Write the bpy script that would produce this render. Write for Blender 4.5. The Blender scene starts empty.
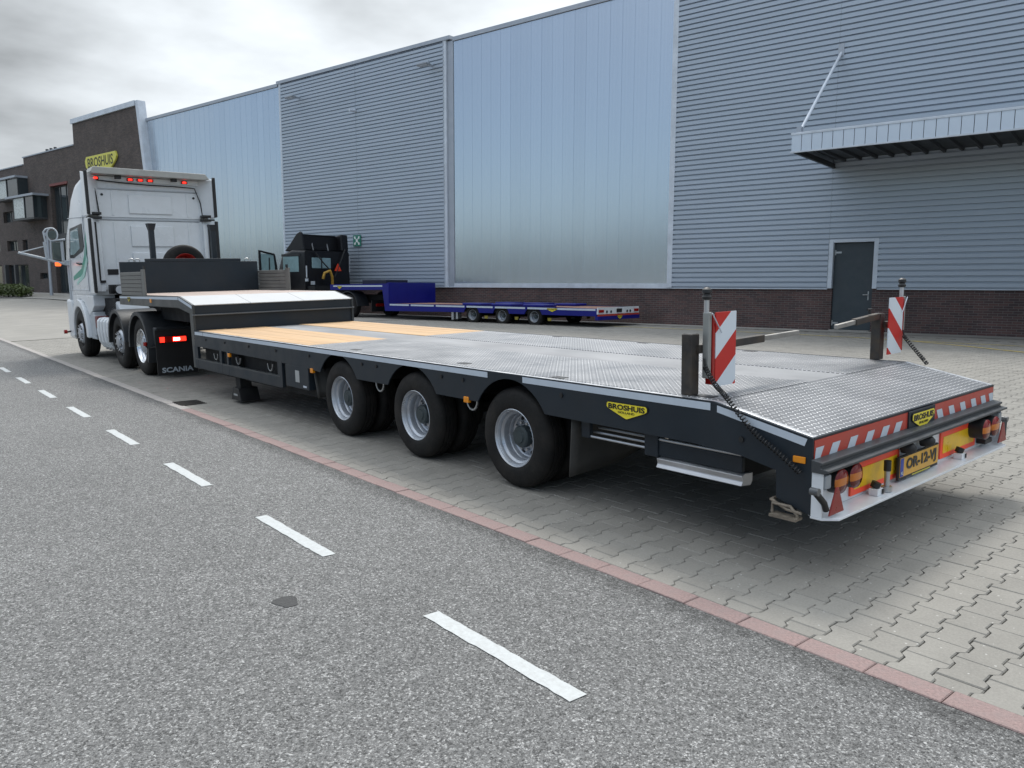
import bpy, bmesh, math, random
import numpy as np
from mathutils import Vector, Matrix, Euler
random.seed(7); rng = np.random.default_rng(7)
SC = bpy.context.scene; COL = SC.collection
# ------------------------------------------------------------------ camera
CAM_H, PITCH, YAW, ROLL, FPX = 1.5628, 0.1267, 0.7059, 0.0024, 778.1
cd = bpy.data.cameras.new('camera'); cam = bpy.data.objects.new('camera', cd); COL.objects.link(cam)
fw = Vector((math.sin(YAW)*math.cos(PITCH), math.cos(YAW)*math.cos(PITCH), -math.sin(PITCH)))
rt = Vector((math.cos(YAW), -math.sin(YAW), 0)); up = rt.cross(fw)
rt2 = rt*math.cos(ROLL) + up*math.sin(ROLL); up2 = -rt*math.sin(ROLL) + up*math.cos(ROLL)
M = Matrix((rt2, up2, -fw)).transposed().to_4x4(); M.translation = (0, 0, CAM_H)
cam.matrix_world = M
cd.sensor_width = 36; cd.lens = FPX/1024*36; cd.clip_start = .05; cd.clip_end = 3000
SC.camera = cam
# ------------------------------------------------------------------ sky, sun, exposure
SUN_EL, SUN_AZ = math.radians(54), math.radians(46)      # azimuth from +Y towards +X
W = bpy.data.worlds.new('World'); SC.world = W; W.use_nodes = True
nt = W.node_tree; nt.nodes.clear()
def wn(t, **k):
    n = nt.nodes.new(t)
    for a, b in k.items(): setattr(n, a, b)
    return n
L = nt.links.new
def wmath(op, a, b=None, c=None):
    n = wn('ShaderNodeMath', operation=op)
    for i, v in enumerate((a, b, c)):
        if v is None: continue
        if isinstance(v, (int, float)): n.inputs[i].default_value = v
        else: L(v, n.inputs[i])
    return n.outputs[0]
sky = wn('ShaderNodeTexSky', sky_type='NISHITA', sun_disc=False); sky.sun_elevation = SUN_EL; sky.sun_rotation = SUN_AZ
sky.air_density = 1.0; sky.dust_density = .6; sky.ozone_density = 2.0
tc = wn('ShaderNodeTexCoord'); sp = wn('ShaderNodeSeparateXYZ'); L(tc.outputs['Generated'], sp.inputs[0])
zz = wmath('MAXIMUM', sp.outputs[2], 0.0); den = wmath('ADD', zz, .16)
cx = wmath('DIVIDE', sp.outputs[0], den); cy = wmath('DIVIDE', sp.outputs[1], den)
cv = wn('ShaderNodeCombineXYZ'); L(cx, cv.inputs[0]); L(cy, cv.inputs[1]); cv.inputs[2].default_value = 3.1
n1 = wn('ShaderNodeTexNoise'); n1.inputs['Scale'].default_value = .62; n1.inputs['Detail'].default_value = 7; n1.inputs['Roughness'].default_value = .52
L(cv.outputs[0], n1.inputs['Vector'])
n2 = wn('ShaderNodeTexNoise'); n2.inputs['Scale'].default_value = .95; n2.inputs['Detail'].default_value = 6; n2.inputs['Roughness'].default_value = .5
cv2 = wn('ShaderNodeVectorMath', operation='ADD'); L(cv.outputs[0], cv2.inputs[0]); cv2.inputs[1].default_value = (7.3, 2.2, 5.0); L(cv2.outputs[0], n2.inputs['Vector'])
# the cloud deck thins out to the west (left of the road), where the panels of the hall mirror blue sky
bias = wmath('ADD', wmath('MULTIPLY', sp.outputs[0], .30), wmath('MULTIPLY', sp.outputs[1], .16))
cov = wmath('ADD', n1.outputs['Fac'], bias)
mr = wn('ShaderNodeMapRange', interpolation_type='SMOOTHSTEP'); L(cov, mr.inputs[0])
mr.inputs[1].default_value = .36; mr.inputs[2].default_value = .56
mask = wmath('MAXIMUM', mr.outputs[0], wn_z := wmath('MULTIPLY', zz, .9))
# overcast: brighter towards the zenith
lum = wmath('MULTIPLY', wmath('ADD', wmath('MULTIPLY', zz, 2.2), .44), wmath('ADD', wmath('MULTIPLY', n2.outputs['Fac'], 2.7), -.35))
cc = wn('ShaderNodeVectorMath', operation='SCALE'); cc.inputs[0].default_value = (.94, 1.0, 1.05); L(lum, cc.inputs['Scale'])
bgs = wn('ShaderNodeBackground'); L(sky.outputs[0], bgs.inputs[0]); bgs.inputs[1].default_value = .085
bgc = wn('ShaderNodeBackground'); L(cc.outputs[0], bgc.inputs[0]); bgc.inputs[1].default_value = .52
mx = wn('ShaderNodeMixShader'); L(mask, mx.inputs[0]); L(bgs.outputs[0], mx.inputs[1]); L(bgc.outputs[0], mx.inputs[2])
ow = wn('ShaderNodeOutputWorld'); L(mx.outputs[0], ow.inputs[0])
sd = bpy.data.lights.new('sun', 'SUN'); sd.energy = 1.5; sd.angle = math.radians(16); sd.color = (1, .96, .9)
so = bpy.data.objects.new('sun', sd); COL.objects.link(so)
sdir = Vector((math.sin(SUN_AZ)*math.cos(SUN_EL), math.cos(SUN_AZ)*math.cos(SUN_EL), math.sin(SUN_EL)))
so.rotation_euler = sdir.to_track_quat('Z', 'Y').to_euler(); so.location = sdir*80
vs = SC.view_settings; vs.view_transform = 'Standard'; vs.look = 'None'; vs.gamma = 1; vs.exposure = .70; vs.use_curve_mapping = False
SC.render.engine = 'CYCLES'; SC.cycles.use_denoising = True; SC.cycles.max_bounces = 6
try: SC.cycles.denoising_input_passes = 'RGB_ALBEDO_NORMAL'
except Exception: pass
# ------------------------------------------------------------------ fitted layout
XL, YR, SL = 3.7593, 1.9924, 0.0284          # trailer left side, rear end, cross fall of the apron
XC = XL + 1.275
XK1, XK2, RY = 3.0474, 3.1829, 0.0076        # kerb strip edges (at y = 4) and road skew
XD = 2.0185
BY, BDIST, Z0, ZC, ZT = 0.1921, 23.7151, 0.255, 1.4833, 11.30   # hall wall: skew, distance, base, cladding bottom, roof
def apz(x):                                  # apron height from distance to kerb
    x = max(0.0, x)
    if x < 5: return SL*x
    t = min(x-5, 7.96); return SL*5 + SL*t - SL*t*t/(2*7.96)
def apron_z(X, Y):
    s = -math.sin(BY)*X + math.cos(BY)*Y
    t = min(1, max(0, (s-30)/32)); t = t*t*(3-2*t)
    return apz(X - XK2 - RY*(Y-4)) + .72*t*min(1, max(0, (X-XK2-RY*(Y-4))/6))
def B(s, d, z):                              # hall frame: along wall, away from camera, up
    return Vector((math.cos(BY)*(BDIST+d) - math.sin(BY)*s, math.sin(BY)*(BDIST+d) + math.cos(BY)*s, z))
BROT = math.pi/2 + BY                        # an Empty with this z-rotation has x = s, y = -d
# ------------------------------------------------------------------ materials
MATS = {}
def mat(name, col, rough=.5, metal=0., var=.12, scale=6., bump=0., bscale=40., spec=.5, dirt=None, dirt_amt=0., dscale=3., coat=0., rvar=.1, coord='Object', detail=5, stretch=None):
    if name in MATS: return MATS[name]
    m = bpy.data.materials.new(name); m.use_nodes = True; t = m.node_tree; p = t.nodes['Principled BSDF']
    N = t.nodes.new; K = t.links.new
    c = N('ShaderNodeTexCoord'); vec = c.outputs[coord]
    if stretch:
        mp = N('ShaderNodeMapping'); mp.inputs['Scale'].default_value = stretch; K(vec, mp.inputs[0]); vec = mp.outputs[0]
    n = N('ShaderNodeTexNoise'); n.inputs['Scale'].default_value = scale; n.inputs['Detail'].default_value = detail; n.inputs['Roughness'].default_value = .6; K(vec, n.inputs['Vector'])
    r = N('ShaderNodeMapRange'); K(n.outputs['Fac'], r.inputs[0]); r.inputs[1].default_value = .3; r.inputs[2].default_value = .7
    r.inputs[3].default_value = 1-var; r.inputs[4].default_value = 1+var
    sc = N('ShaderNodeVectorMath'); sc.operation = 'SCALE'; sc.inputs[0].default_value = col[:3]; K(r.outputs[0], sc.inputs['Scale'])
    out = sc.outputs[0]
    if dirt:
        n3 = N('ShaderNodeTexNoise'); n3.inputs['Scale'].default_value = dscale; n3.inputs['Detail'].default_value = 8; n3.inputs['Roughness'].default_value = .65; K(vec, n3.inputs['Vector'])
        r3 = N('ShaderNodeMapRange'); K(n3.outputs['Fac'], r3.inputs[0]); r3.inputs[1].default_value = .42; r3.inputs[2].default_value = .72; r3.inputs[3].default_value = 0; r3.inputs[4].default_value = dirt_amt
        mx = N('ShaderNodeMix'); mx.data_type = 'RGBA'; K(r3.outputs[0], mx.inputs[0]); K(out, mx.inputs[6]); mx.inputs[7].default_value = (*dirt, 1); out = mx.outputs[2]
    K(out, p.inputs['Base Color'])
    rr = N('ShaderNodeMapRange'); K(n.outputs['Fac'], rr.inputs[0]); rr.inputs[1].default_value = .3; rr.inputs[2].default_value = .7
    rr.inputs[3].default_value = max(.02, rough-rvar); rr.inputs[4].default_value = min(1, rough+rvar); K(rr.outputs[0], p.inputs['Roughness'])
    p.inputs['Metallic'].default_value = metal; p.inputs['Specular IOR Level'].default_value = spec; p.inputs['Coat Weight'].default_value = coat; p.inputs['Coat Roughness'].default_value = .12
    if bump:
        nb = N('ShaderNodeTexNoise'); nb.inputs['Scale'].default_value = bscale; nb.inputs['Detail'].default_value = 4; K(vec, nb.inputs['Vector'])
        b = N('ShaderNodeBump'); b.inputs['Strength'].default_value = bump; b.inputs['Distance'].default_value = .01; K(nb.outputs['Fac'], b.inputs['Height']); K(b.outputs[0], p.inputs['Normal'])
    MATS[name] = m; return m
def glow(name, col, e, rough=.3):
    m = mat(name, col, rough, var=.05); p = m.node_tree.nodes['Principled BSDF']
    p.inputs['Emission Color'].default_value = (*col, 1); p.inputs['Emission Strength'].default_value = e; return m
def node_helpers(m):
    t = m.node_tree; p = t.nodes['Principled BSDF']
    def N(tp, **k):
        n = t.nodes.new(tp)
        for a, b in k.items(): setattr(n, a, b)
        return n
    K = t.links.new
    def MA(op, a, b=None, c=None):
        n = N('ShaderNodeMath', operation=op)
        for i, v in enumerate((a, b, c)):
            if v is None: continue
            if isinstance(v, (int, float)): n.inputs[i].default_value = v
            else: K(v, n.inputs[i])
        return n.outputs[0]
    return t, p, N, K, MA
# ------------------------------------------------------------------ mesh builder
class MB:
    def __init__(s): s.v = []; s.f = []
    def add(s, vs, fs):
        o = len(s.v); s.v += [tuple(v) for v in vs]; s.f += [tuple(i+o for i in f) for f in fs]; return s
    def box(s, x0, x1, y0, y1, z0, z1):
        x0, x1 = sorted((x0, x1)); y0, y1 = sorted((y0, y1)); z0, z1 = sorted((z0, z1))
        return s.add([(x0,y0,z0),(x1,y0,z0),(x1,y1,z0),(x0,y1,z0),(x0,y0,z1),(x1,y0,z1),(x1,y1,z1),(x0,y1,z1)],
                     [(3,2,1,0),(4,5,6,7),(0,1,5,4),(1,2,6,5),(2,3,7,6),(3,0,4,7)])
    def prism(s, poly, axis, a, b):          # poly in the two other axes (cyclic order kept), extruded from a to b
        n = len(poly)
        def P(q, t):
            if axis == 0: return (t, q[0], q[1])
            if axis == 1: return (q[0], t, q[1])
            return (q[0], q[1], t)
        vs = [P(q, a) for q in poly] + [P(q, b) for q in poly]
        fs = [tuple(range(n)), tuple(range(2*n-1, n-1, -1))] + [(i, i+n, (i+1)%n+n, (i+1)%n) for i in range(n)]
        return s.add(vs, fs)
    def cyl(s, c, axis, r, h, seg=16, r2=None):   # centred on c, length h along axis
        c = Vector(c); r2 = r if r2 is None else r2
        d = {0: Vector((1,0,0)), 1: Vector((0,1,0)), 2: Vector((0,0,1))}[axis] if isinstance(axis, int) else Vector(axis).normalized()
        u = d.orthogonal().normalized(); w = d.cross(u)
        vs = [c - d*h/2 + (u*math.cos(t)+w*math.sin(t))*r for t in (2*math.pi*i/seg for i in range(seg))]
        vs += [c + d*h/2 + (u*math.cos(t)+w*math.sin(t))*r2 for t in (2*math.pi*i/seg for i in range(seg))]
        fs = [tuple(range(seg-1, -1, -1)), tuple(range(seg, 2*seg))] + [(i, (i+1)%seg, (i+1)%seg+seg, i+seg) for i in range(seg)]
        return s.add(vs, fs)
    def tube(s, pts, r, seg=8, closed=False):
        pts = [Vector(p) for p in pts]; n = len(pts); vs = []; prev = None
        for i, p in enumerate(pts):
            a = pts[(i-1) % n] if (closed or i > 0) else p; b = pts[(i+1) % n] if (closed or i < n-1) else p
            d = (b-a).normalized()
            if prev is None: u = d.orthogonal().normalized()
            else:
                u = prev - d*prev.dot(d)
                u = u.normalized() if u.length > 1e-6 else d.orthogonal().normalized()
            prev = u; w = d.cross(u)
            vs += [p + (u*math.cos(2*math.pi*k/seg)+w*math.sin(2*math.pi*k/seg))*r for k in range(seg)]
        fs = []
        for i in range(n if closed else n-1):
            j = (i+1) % n
            fs += [(i*seg+k, i*seg+(k+1)%seg, j*seg+(k+1)%seg, j*seg+k) for k in range(seg)]
        if not closed: fs += [tuple(range(seg-1, -1, -1)), tuple((n-1)*seg+k for k in range(seg))]
        return s.add(vs, fs)
    def lathe(s, prof, c=(0,0,0), axis=0, seg=40, closed=False):    # prof: (along, radius)
        vs = []; n = len(prof); c = Vector(c)
        for a, r in prof:
            for k in range(seg):
                t = 2*math.pi*k/seg; p = (a, r*math.cos(t), r*math.sin(t))
                q = p if axis == 0 else ((p[1], p[0], p[2]) if axis == 1 else (p[1], p[2], p[0])); vs.append(c + Vector(q))
        fs = []
        for i in range(n if closed else n-1):
            j = (i+1) % n; fs += [(i*seg+k, j*seg+k, j*seg+(k+1)%seg, i*seg+(k+1)%seg) for k in range(seg)]
        return s.add(vs, fs)
    def grid(s, P):                           # P[i][j] points
        n, m_ = len(P), len(P[0])
        return s.add([p for r in P for p in r], [(i*m_+j, i*m_+j+1, (i+1)*m_+j+1, (i+1)*m_+j) for i in range(n-1) for j in range(m_-1)])
    def mesh(s, name):
        me = bpy.data.meshes.new(name); me.from_pydata(s.v, [], s.f); me.update()
        bm = bmesh.new(); bm.from_mesh(me); bmesh.ops.recalc_face_normals(bm, faces=bm.faces); bm.to_mesh(me); bm.free(); return me
    def build(s, name, m, parent=None, smooth=0, bevel=0, seg=2, loc=None, rot=None):
        me = s.mesh(name)
        if smooth:
            me.shade_smooth(); me.set_sharp_from_angle(angle=math.radians(smooth))
        return place(name, me, m, parent, loc, rot, bevel, seg)
def place(name, me, m, parent=None, loc=None, rot=None, bevel=0, seg=2):
    o = bpy.data.objects.new(name, me); COL.objects.link(o)
    if m is not None and not me.materials: me.materials.append(m)
    if parent is not None: o.parent = parent
    if loc is not None: o.location = loc
    if rot is not None: o.rotation_euler = rot
    if bevel:
        b = o.modifiers.new('bevel', 'BEVEL'); b.width = bevel; b.segments = seg; b.limit_method = 'ANGLE'; b.angle_limit = math.radians(40)
        b.harden_normals = False
    return o
def thing(name, label, cat, loc=(0,0,0), rot=(0,0,0), group=None):
    o = bpy.data.objects.new(name, None); COL.objects.link(o); o.location = loc; o.rotation_euler = rot; o.empty_display_size = .2
    return tag(o, label, cat, group)
def tag(o, label, cat, group=None):
    o['label'] = label; o['category'] = cat
    if group: o['group'] = group
    return o
def struct(o): o['kind'] = 'structure'; return o
def stuff(o): o['kind'] = 'stuff'; return o
def copy_to(o, parent, loc=None, rot=None):    # copy of a part with its sub-parts
    c = o.copy(); COL.objects.link(c); c.parent = parent
    if loc is not None: c.location = loc
    if rot is not None: c.rotation_euler = rot
    for ch in list(o.children): copy_to(ch, c)
    return c
FONT = None
def text_mesh(body, w, h, bold=.0, spacing=1.0):   # flat lettering in the xy plane, centred, fitted to w x h, as mesh data
    cu = bpy.data.curves.new('lettering', 'FONT'); cu.body = body; cu.offset = bold; cu.space_character = spacing; cu.extrude = .008; cu.resolution_u = 3
    o = bpy.data.objects.new('lettering', cu); COL.objects.link(o)
    bpy.context.view_layer.update()
    dg = bpy.context.evaluated_depsgraph_get(); me = bpy.data.meshes.new_from_object(o.evaluated_get(dg))
    bpy.data.objects.remove(o); bpy.data.curves.remove(cu)
    n = len(me.vertices); co = np.empty(n*3); me.vertices.foreach_get('co', co); co = co.reshape(-1, 3)
    lo, hi = co.min(0), co.max(0); c = (lo+hi)/2
    co[:, 0] = (co[:, 0]-c[0])/(hi[0]-lo[0])*w; co[:, 1] = (co[:, 1]-c[1])/(hi[1]-lo[1])*h; co[:, 2] = (co[:, 2]-lo[2])/(hi[2]-lo[2])*.002
    me.vertices.foreach_set('co', co.ravel()); me.update(); me.materials.clear(); return me
# ------------------------------------------------------------------ ground: road, kerb, apron
def asphalt_mat():
    m = mat('asphalt', (.16, .16, .16), .9); t, p, N, K, MA = node_helpers(m)
    c = N('ShaderNodeTexCoord')
    v1 = N('ShaderNodeTexVoronoi'); v1.inputs['Scale'].default_value = 185; K(c.outputs['Object'], v1.inputs['Vector'])
    v2 = N('ShaderNodeTexVoronoi'); v2.inputs['Scale'].default_value = 100; K(c.outputs['Object'], v2.inputs['Vector'])
    sx = N('ShaderNodeSeparateXYZ'); K(v1.outputs['Color'], sx.inputs[0]); sy = N('ShaderNodeSeparateXYZ'); K(v2.outputs['Color'], sy.inputs[0])
    mixv = MA('ADD', MA('MULTIPLY', sx.outputs[0], .55), MA('MULTIPLY', sy.outputs[1], .45))
    cr = N('ShaderNodeValToRGB'); K(mixv, cr.inputs[0]); e = cr.color_ramp.elements
    e[0].position = .10; e[0].color = (.05, .0495, .048, 1); e[1].position = .95; e[1].color = (.47, .465, .455, 1)
    a = e.new(.45); a.color = (.146, .145, .142, 1); a = e.new(.72); a.color = (.205, .203, .198, 1)
    big = N('ShaderNodeTexNoise'); big.inputs['Scale'].default_value = .55; big.inputs['Detail'].default_value = 6; K(c.outputs['Object'], big.inputs['Vector'])
    mid = N('ShaderNodeTexNoise'); mid.inputs['Scale'].default_value = 9; mid.inputs['Detail'].default_value = 4; K(c.outputs['Object'], mid.inputs['Vector'])
    g = MA('ADD', MA('MULTIPLY', big.outputs['Fac'], .45), MA('MULTIPLY', mid.outputs['Fac'], .35)); g = MA('ADD', g, .70)
    # tar-rich band along the kerb
    s = N('ShaderNodeSeparateXYZ'); K(c.outputs['Object'], s.inputs[0])
    edge = MA('ADD', MA('SUBTRACT', XK1-4*RY, s.outputs[0]), MA('MULTIPLY', s.outputs[1], RY))
    edge = MA('ADD', edge, MA('MULTIPLY', MA('SUBTRACT', mid.outputs['Fac'], .5), .22))
    eb = N('ShaderNodeMapRange', interpolation_type='SMOOTHSTEP'); K(edge, eb.inputs[0]); eb.inputs[1].default_value = .02; eb.inputs[2].default_value = .2; eb.inputs[3].default_value = .62; eb.inputs[4].default_value = 1
    g = MA('MULTIPLY', g, eb.outputs[0])
    sc = N('ShaderNodeVectorMath', operation='SCALE'); K(cr.outputs[0], sc.inputs[0]); K(g, sc.inputs['Scale'])
    # a few faint rubbed-off patches of pink marking chalk
    pn = N('ShaderNodeTexNoise'); pn.inputs['Scale'].default_value = 1.7; pn.inputs['Detail'].default_value = 5; K(c.outputs['Object'], pn.inputs['Vector'])
    pm = N('ShaderNodeMapRange'); K(pn.outputs['Fac'], pm.inputs[0]); pm.inputs[1].default_value = .70; pm.inputs[2].default_value = .8; pm.inputs[4].default_value = .35
    mx = N('ShaderNodeMix', data_type='RGBA'); K(pm.outputs[0], mx.inputs[0]); K(sc.outputs[0], mx.inputs[6]); mx.inputs[7].default_value = (.3, .17, .15, 1)
    K(mx.outputs[2], p.inputs['Base Color']); p.inputs['Specular IOR Level'].default_value = .35
    for l in list(p.inputs['Roughness'].links): t.links.remove(l)
    p.inputs['Roughness'].default_value = .82
    b = N('ShaderNodeBump'); b.inputs['Strength'].default_value = .9; b.inputs['Distance'].default_value = .006
    K(MA('ADD', v1.outputs['Distance'], MA('MULTIPLY', v2.outputs['Distance'], .6)), b.inputs['Height']); b.invert = True; K(b.outputs[0], p.inputs['Normal'])
    return m
def kerb_x(Y, x): return x + RY*(Y-4)
mb = MB(); ys = [-60, -8, 0, 10, 30, 70, 160, 420]
mb.grid([[(x if x < XK1-1 else kerb_x(y, XK1), y, 0) for y in ys] for x in (-400, -40, -8, 0, XK1)])
struct(mb.build('road', asphalt_mat()))
# far terrain all round, below everything
mb = MB(); mb.add([(-900,-700,-.25),(1200,-700,-.25),(1200,1500,-.25),(-900,1500,-.25)], [(0,1,2,3)])
struct(mb.build('terrain', mat('grass_far', (.06,.085,.03), .95, var=.3, scale=.2)))
# dashes of the lane line
M_PAINT = mat('road_paint', (.47,.49,.49), .6, var=.06, scale=30, dirt=(.33,.33,.32), dirt_amt=.55, dscale=38, bump=.3, bscale=150)
DASH = [(1.955+2.045*i) for i in range(-1, 19)]
rail_names = ['nearest', 'second']
for i, y0 in enumerate(DASH):
    r = random.Random(i); L0, L1 = [], []
    for k in range(23):
        y = y0 + k/22*1.0; cx_ = XD + RY*(y-4)
        L0.append((cx_-.042+r.uniform(-.004,.004), y+r.uniform(-.004,.004), .004)); L1.append((cx_+.042+r.uniform(-.004,.004), y+r.uniform(-.004,.004), .004))
    mb = MB(); mb.grid([L0, L1]); o = mb.build('lane_marking', M_PAINT); struct(o)
# small patch cover in the lane
mb = MB(); mb.prism([(1.545+.055*math.cos(t)*(1+.25*math.sin(3*t)), 3.53+.085*math.sin(t)*(1+.2*math.cos(2*t))) for t in [k*math.pi/8 for k in range(16)]], 2, -.01, .003)
tag(mb.build('asphalt_patch', mat('patch', (.05,.05,.05), .8, var=.4, scale=60, bump=.8, bscale=90)), 'small dark round patch sunk in the grey asphalt lane', 'road patch')
# kerb strip: red concrete kerb stones, grey ones farther on
M_RED = mat('red_kerb', (.27,.19,.178), .85, var=.25, scale=70, dirt=(.25,.2,.19), dirt_amt=.7, dscale=14, bump=.5, bscale=160)
M_GKERB = mat('grey_kerb', (.36,.33,.31), .85, var=.2, scale=60, dirt=(.2,.2,.19), dirt_amt=.6, dscale=9, bump=.4, bscale=140)
kb = MB(); kb.add([(kerb_x(-60,XK1),-60,-.02),(kerb_x(-60,XK2),-60,-.02),(kerb_x(160,XK2),160,-.02),(kerb_x(160,XK1),160,-.02)], [(0,1,2,3)])
kerb = struct(kb.build('kerb', mat('joint_sand', (.045,.043,.04), .95, var=.3, scale=30)))
def stone_mesh(name, hw, hl, ch=.004, depth=.05):
    m = MB(); a, b = hw-.0025, hl-.0025
    top = [(-a+ch,-b+ch,0),(a-ch,-b+ch,0),(a-ch,b-ch,0),(-a+ch,b-ch,0)]; mid = [(-a,-b,-ch),(a,-b,-ch),(a,b,-ch),(-a,b,-ch)]; bot = [(x,y,-depth) for x,y,_ in mid]
    m.add(top+mid+bot, [(0,1,2,3)]+[(4+i,4+(i+1)%4,(i+1)%4,i) for i in range(4)]+[(8+i,8+(i+1)%4,4+(i+1)%4,4+i) for i in range(4)])
    return m.mesh(name)
ks = stone_mesh('kerb_stone', .0655, .15); ks.materials.append(M_RED); kg = stone_mesh('kerb_stone', .0655, .15); kg.materials.append(M_GKERB)
i = 0; y = -3.0
while y < 40:
    o = place('kerb_stone', ks if y < 10.2 else kg, None, kerb, (kerb_x(y,(XK1+XK2)/2)+random.uniform(-.002,.002), y, .004+random.uniform(-.003,.002)), (random.uniform(-.006,.006), random.uniform(-.01,.01), -RY+random.uniform(-.004,.004)))
    y += .3
# gully grate in the kerb
mb = MB(); gx = kerb_x(10.55, XK2)
g = thing('gully_grate', 'dark iron drain grate set in the kerb beside the road edge', 'drain', (gx+.12, 10.5, apz(.12)+.006), (0,0,0))
MB().box(-.17,.17,-.22,.22,-.05,-.012).build('frame', mat('iron', (.03,.028,.026), .7, .6, var=.4, scale=30), g)
for k in range(6): MB().box(-.16,.16,-.2+k*.072,-.165+k*.072,-.012,.004).build('bar', MATS['iron'], g, bevel=.003)
# apron: paved yard with bone-shaped concrete pavers near the camera
PL, PP, PA = .2, .1625, .0135
PX1, PY0, PY1 = 17.6, -6.0, 25.0
def paver_outline(half=0):
    g_ = .0022; e, w_ = PP/2+PA-g_, PP/2-PA-g_; x = PL/2-.0008; t0, t1 = .038, .062
    if half == 0: top = [(-x,e),(-t1,e),(-t0,w_),(t0,w_),(t1,e),(x,e)]
    else: top = [(0+g_,w_),(t0,w_),(t1,e),(x,e)]
    return top + [(a,-b) for a,b in reversed(top)]
def paver_arrays(out):
    n = len(out); ch = .0045; c = np.array(out)
    ctr = c.mean(0); ins = ctr + (c-ctr)*(1-ch/np.maximum(np.abs(c-ctr),.03))
    v = np.zeros((2*n, 3)); v[:n,:2] = ins; v[n:,:2] = c; v[n:,2] = -.005
    v3 = np.vstack([v, np.c_[c, np.full(n,-.022)]])
    f = [tuple(range(n-1,-1,-1))]; 
    for i in range(n): j = (i+1)%n; f += [(i,j,n+j,n+i)]; f += [(n+i,n+j,2*n+j,2*n+i)]
    return v3, f
def paver_material():
    m = mat('concrete_paver', (.28,.27,.25), .85); t, p, N, K, MA = node_helpers(m)
    c = N('ShaderNodeTexCoord'); geo = N('ShaderNodeNewGeometry'); oi = N('ShaderNodeObjectInfo')
    at = N('ShaderNodeAttribute'); at.attribute_name = 'tone'
    rnd = MA('ADD', MA('MULTIPLY', geo.outputs['Random Per Island'], .5), MA('MULTIPLY', oi.outputs['Random'], .5))
    ns = N('ShaderNodeTexNoise'); ns.inputs['Scale'].default_value = 90; ns.inputs['Detail'].default_value = 3; K(geo.outputs['Position'], ns.inputs['Vector'])
    nl = N('ShaderNodeTexNoise'); nl.inputs['Scale'].default_value = .7; nl.inputs['Detail'].default_value = 6; K(geo.outputs['Position'], nl.inputs['Vector'])
    nm = N('ShaderNodeTexNoise'); nm.inputs['Scale'].default_value = 5; nm.inputs['Detail'].default_value = 5; K(geo.outputs['Position'], nm.inputs['Vector'])
    k = MA('ADD', MA('MULTIPLY', rnd, .26), MA('MULTIPLY', ns.outputs['Fac'], .42)); k = MA('ADD', k, MA('MULTIPLY', nl.outputs['Fac'], .35)); k = MA('ADD', k, MA('MULTIPLY', nm.outputs['Fac'], .3)); k = MA('ADD', k, .36)
    sc = N('ShaderNodeVectorMath', operation='SCALE'); sc.inputs[0].default_value = (.235,.223,.200); K(k, sc.inputs['Scale'])
    # pale lime specks and dark oil spots
    vo = N('ShaderNodeTexVoronoi'); vo.inputs['Scale'].default_value = 26; K(geo.outputs['Position'], vo.inputs['Vector'])
    sx = N('ShaderNodeSeparateXYZ'); K(vo.outputs['Color'], sx.inputs[0])
    spk = MA('MULTIPLY', MA('LESS_THAN', vo.outputs['Distance'], .13), MA('GREATER_THAN', sx.outputs[0], .72))
    mx = N('ShaderNodeMix', data_type='RGBA'); K(MA('MULTIPLY', spk, .55), mx.inputs[0]); K(sc.outputs[0], mx.inputs[6]); mx.inputs[7].default_value = (.55,.54,.51,1)
    K(mx.outputs[2], p.inputs['Base Color'])
    for l in list(p.inputs['Roughness'].links): t.links.remove(l)
    p.inputs['Roughness'].default_value = .78; p.inputs['Specular IOR Level'].default_value = .4
    b = N('ShaderNodeBump'); b.inputs['Strength'].default_value = .35; b.inputs['Distance'].default_value = .004; K(ns.outputs['Fac'], b.inputs['Height']); K(b.outputs[0], p.inputs['Normal'])
    return m
M_PAV = paver_material()
M_BED = mat('paver_bed', (.035,.034,.03), .95, var=.4, scale=30)
xs = list(np.linspace(0, PX1, 23)) + [24, 40, 90, 300]
ysl = list(np.linspace(-60, PY0, 6)) + list(np.linspace(PY0, PY1, 26))[1:] + [30, 36, 42, 48, 54, 60, 66, 72, 80, 120, 300]
mb = MB()
def apt(x, y, dz=0): X = kerb_x(y, XK2) + x; return (X, y, apron_z(X, y)+dz)
for i in range(len(xs)-1):
    for j in range(len(ysl)-1):
        if xs[i+1] <= PX1+1e-6 and ysl[j] >= PY0-1e-6 and ysl[j+1] <= PY1+1e-6: continue
        mb.add([apt(xs[i],ysl[j]),apt(xs[i+1],ysl[j]),apt(xs[i+1],ysl[j+1]),apt(xs[i],ysl[j+1])], [(0,1,2,3)])
apron = struct(mb.build('paved_yard', mat('paving_far', (.265,.252,.228), .85, var=.16, scale=1.2, dirt=(.2,.19,.17), dirt_amt=.5, dscale=.5, spec=.4)))
mb = MB(); mb.grid([[apt(x, y, -.011) for y in np.linspace(PY0, PY1, 26)] for x in np.linspace(0, PX1, 23)])
mb.build('bedding_sand', M_BED, apron)
full_v, full_f = paver_arrays(paver_outline(0)); 
places = []
nrow = int((PY1-PY0)/PP)
for r_ in range(nrow):
    yc = PY0 + (r_+.5)*PP; odd = r_ % 2
    n = int(PX1/PL)
    for k in range(n + odd):
        xc = (k+.5)*PL - (PL/2 if odd else 0)
        half = odd and k == 0
        if xc > PX1-.05: continue
        places.append((xc, yc, half))
half_v, half_f = paver_arrays(paver_outline(1))
def cam_size(X, Y, Z):
    d = Vector((X, Y, Z-CAM_H)); z = d.dot(fw); 
    if z < .5: return 0
    u, v = 512+FPX*d.dot(rt)/z, 384-FPX*d.dot(up)/z
    return FPX*.165/z if (-10 < u < 1034 and -10 < v < 778) else 0
recs = []
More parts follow.
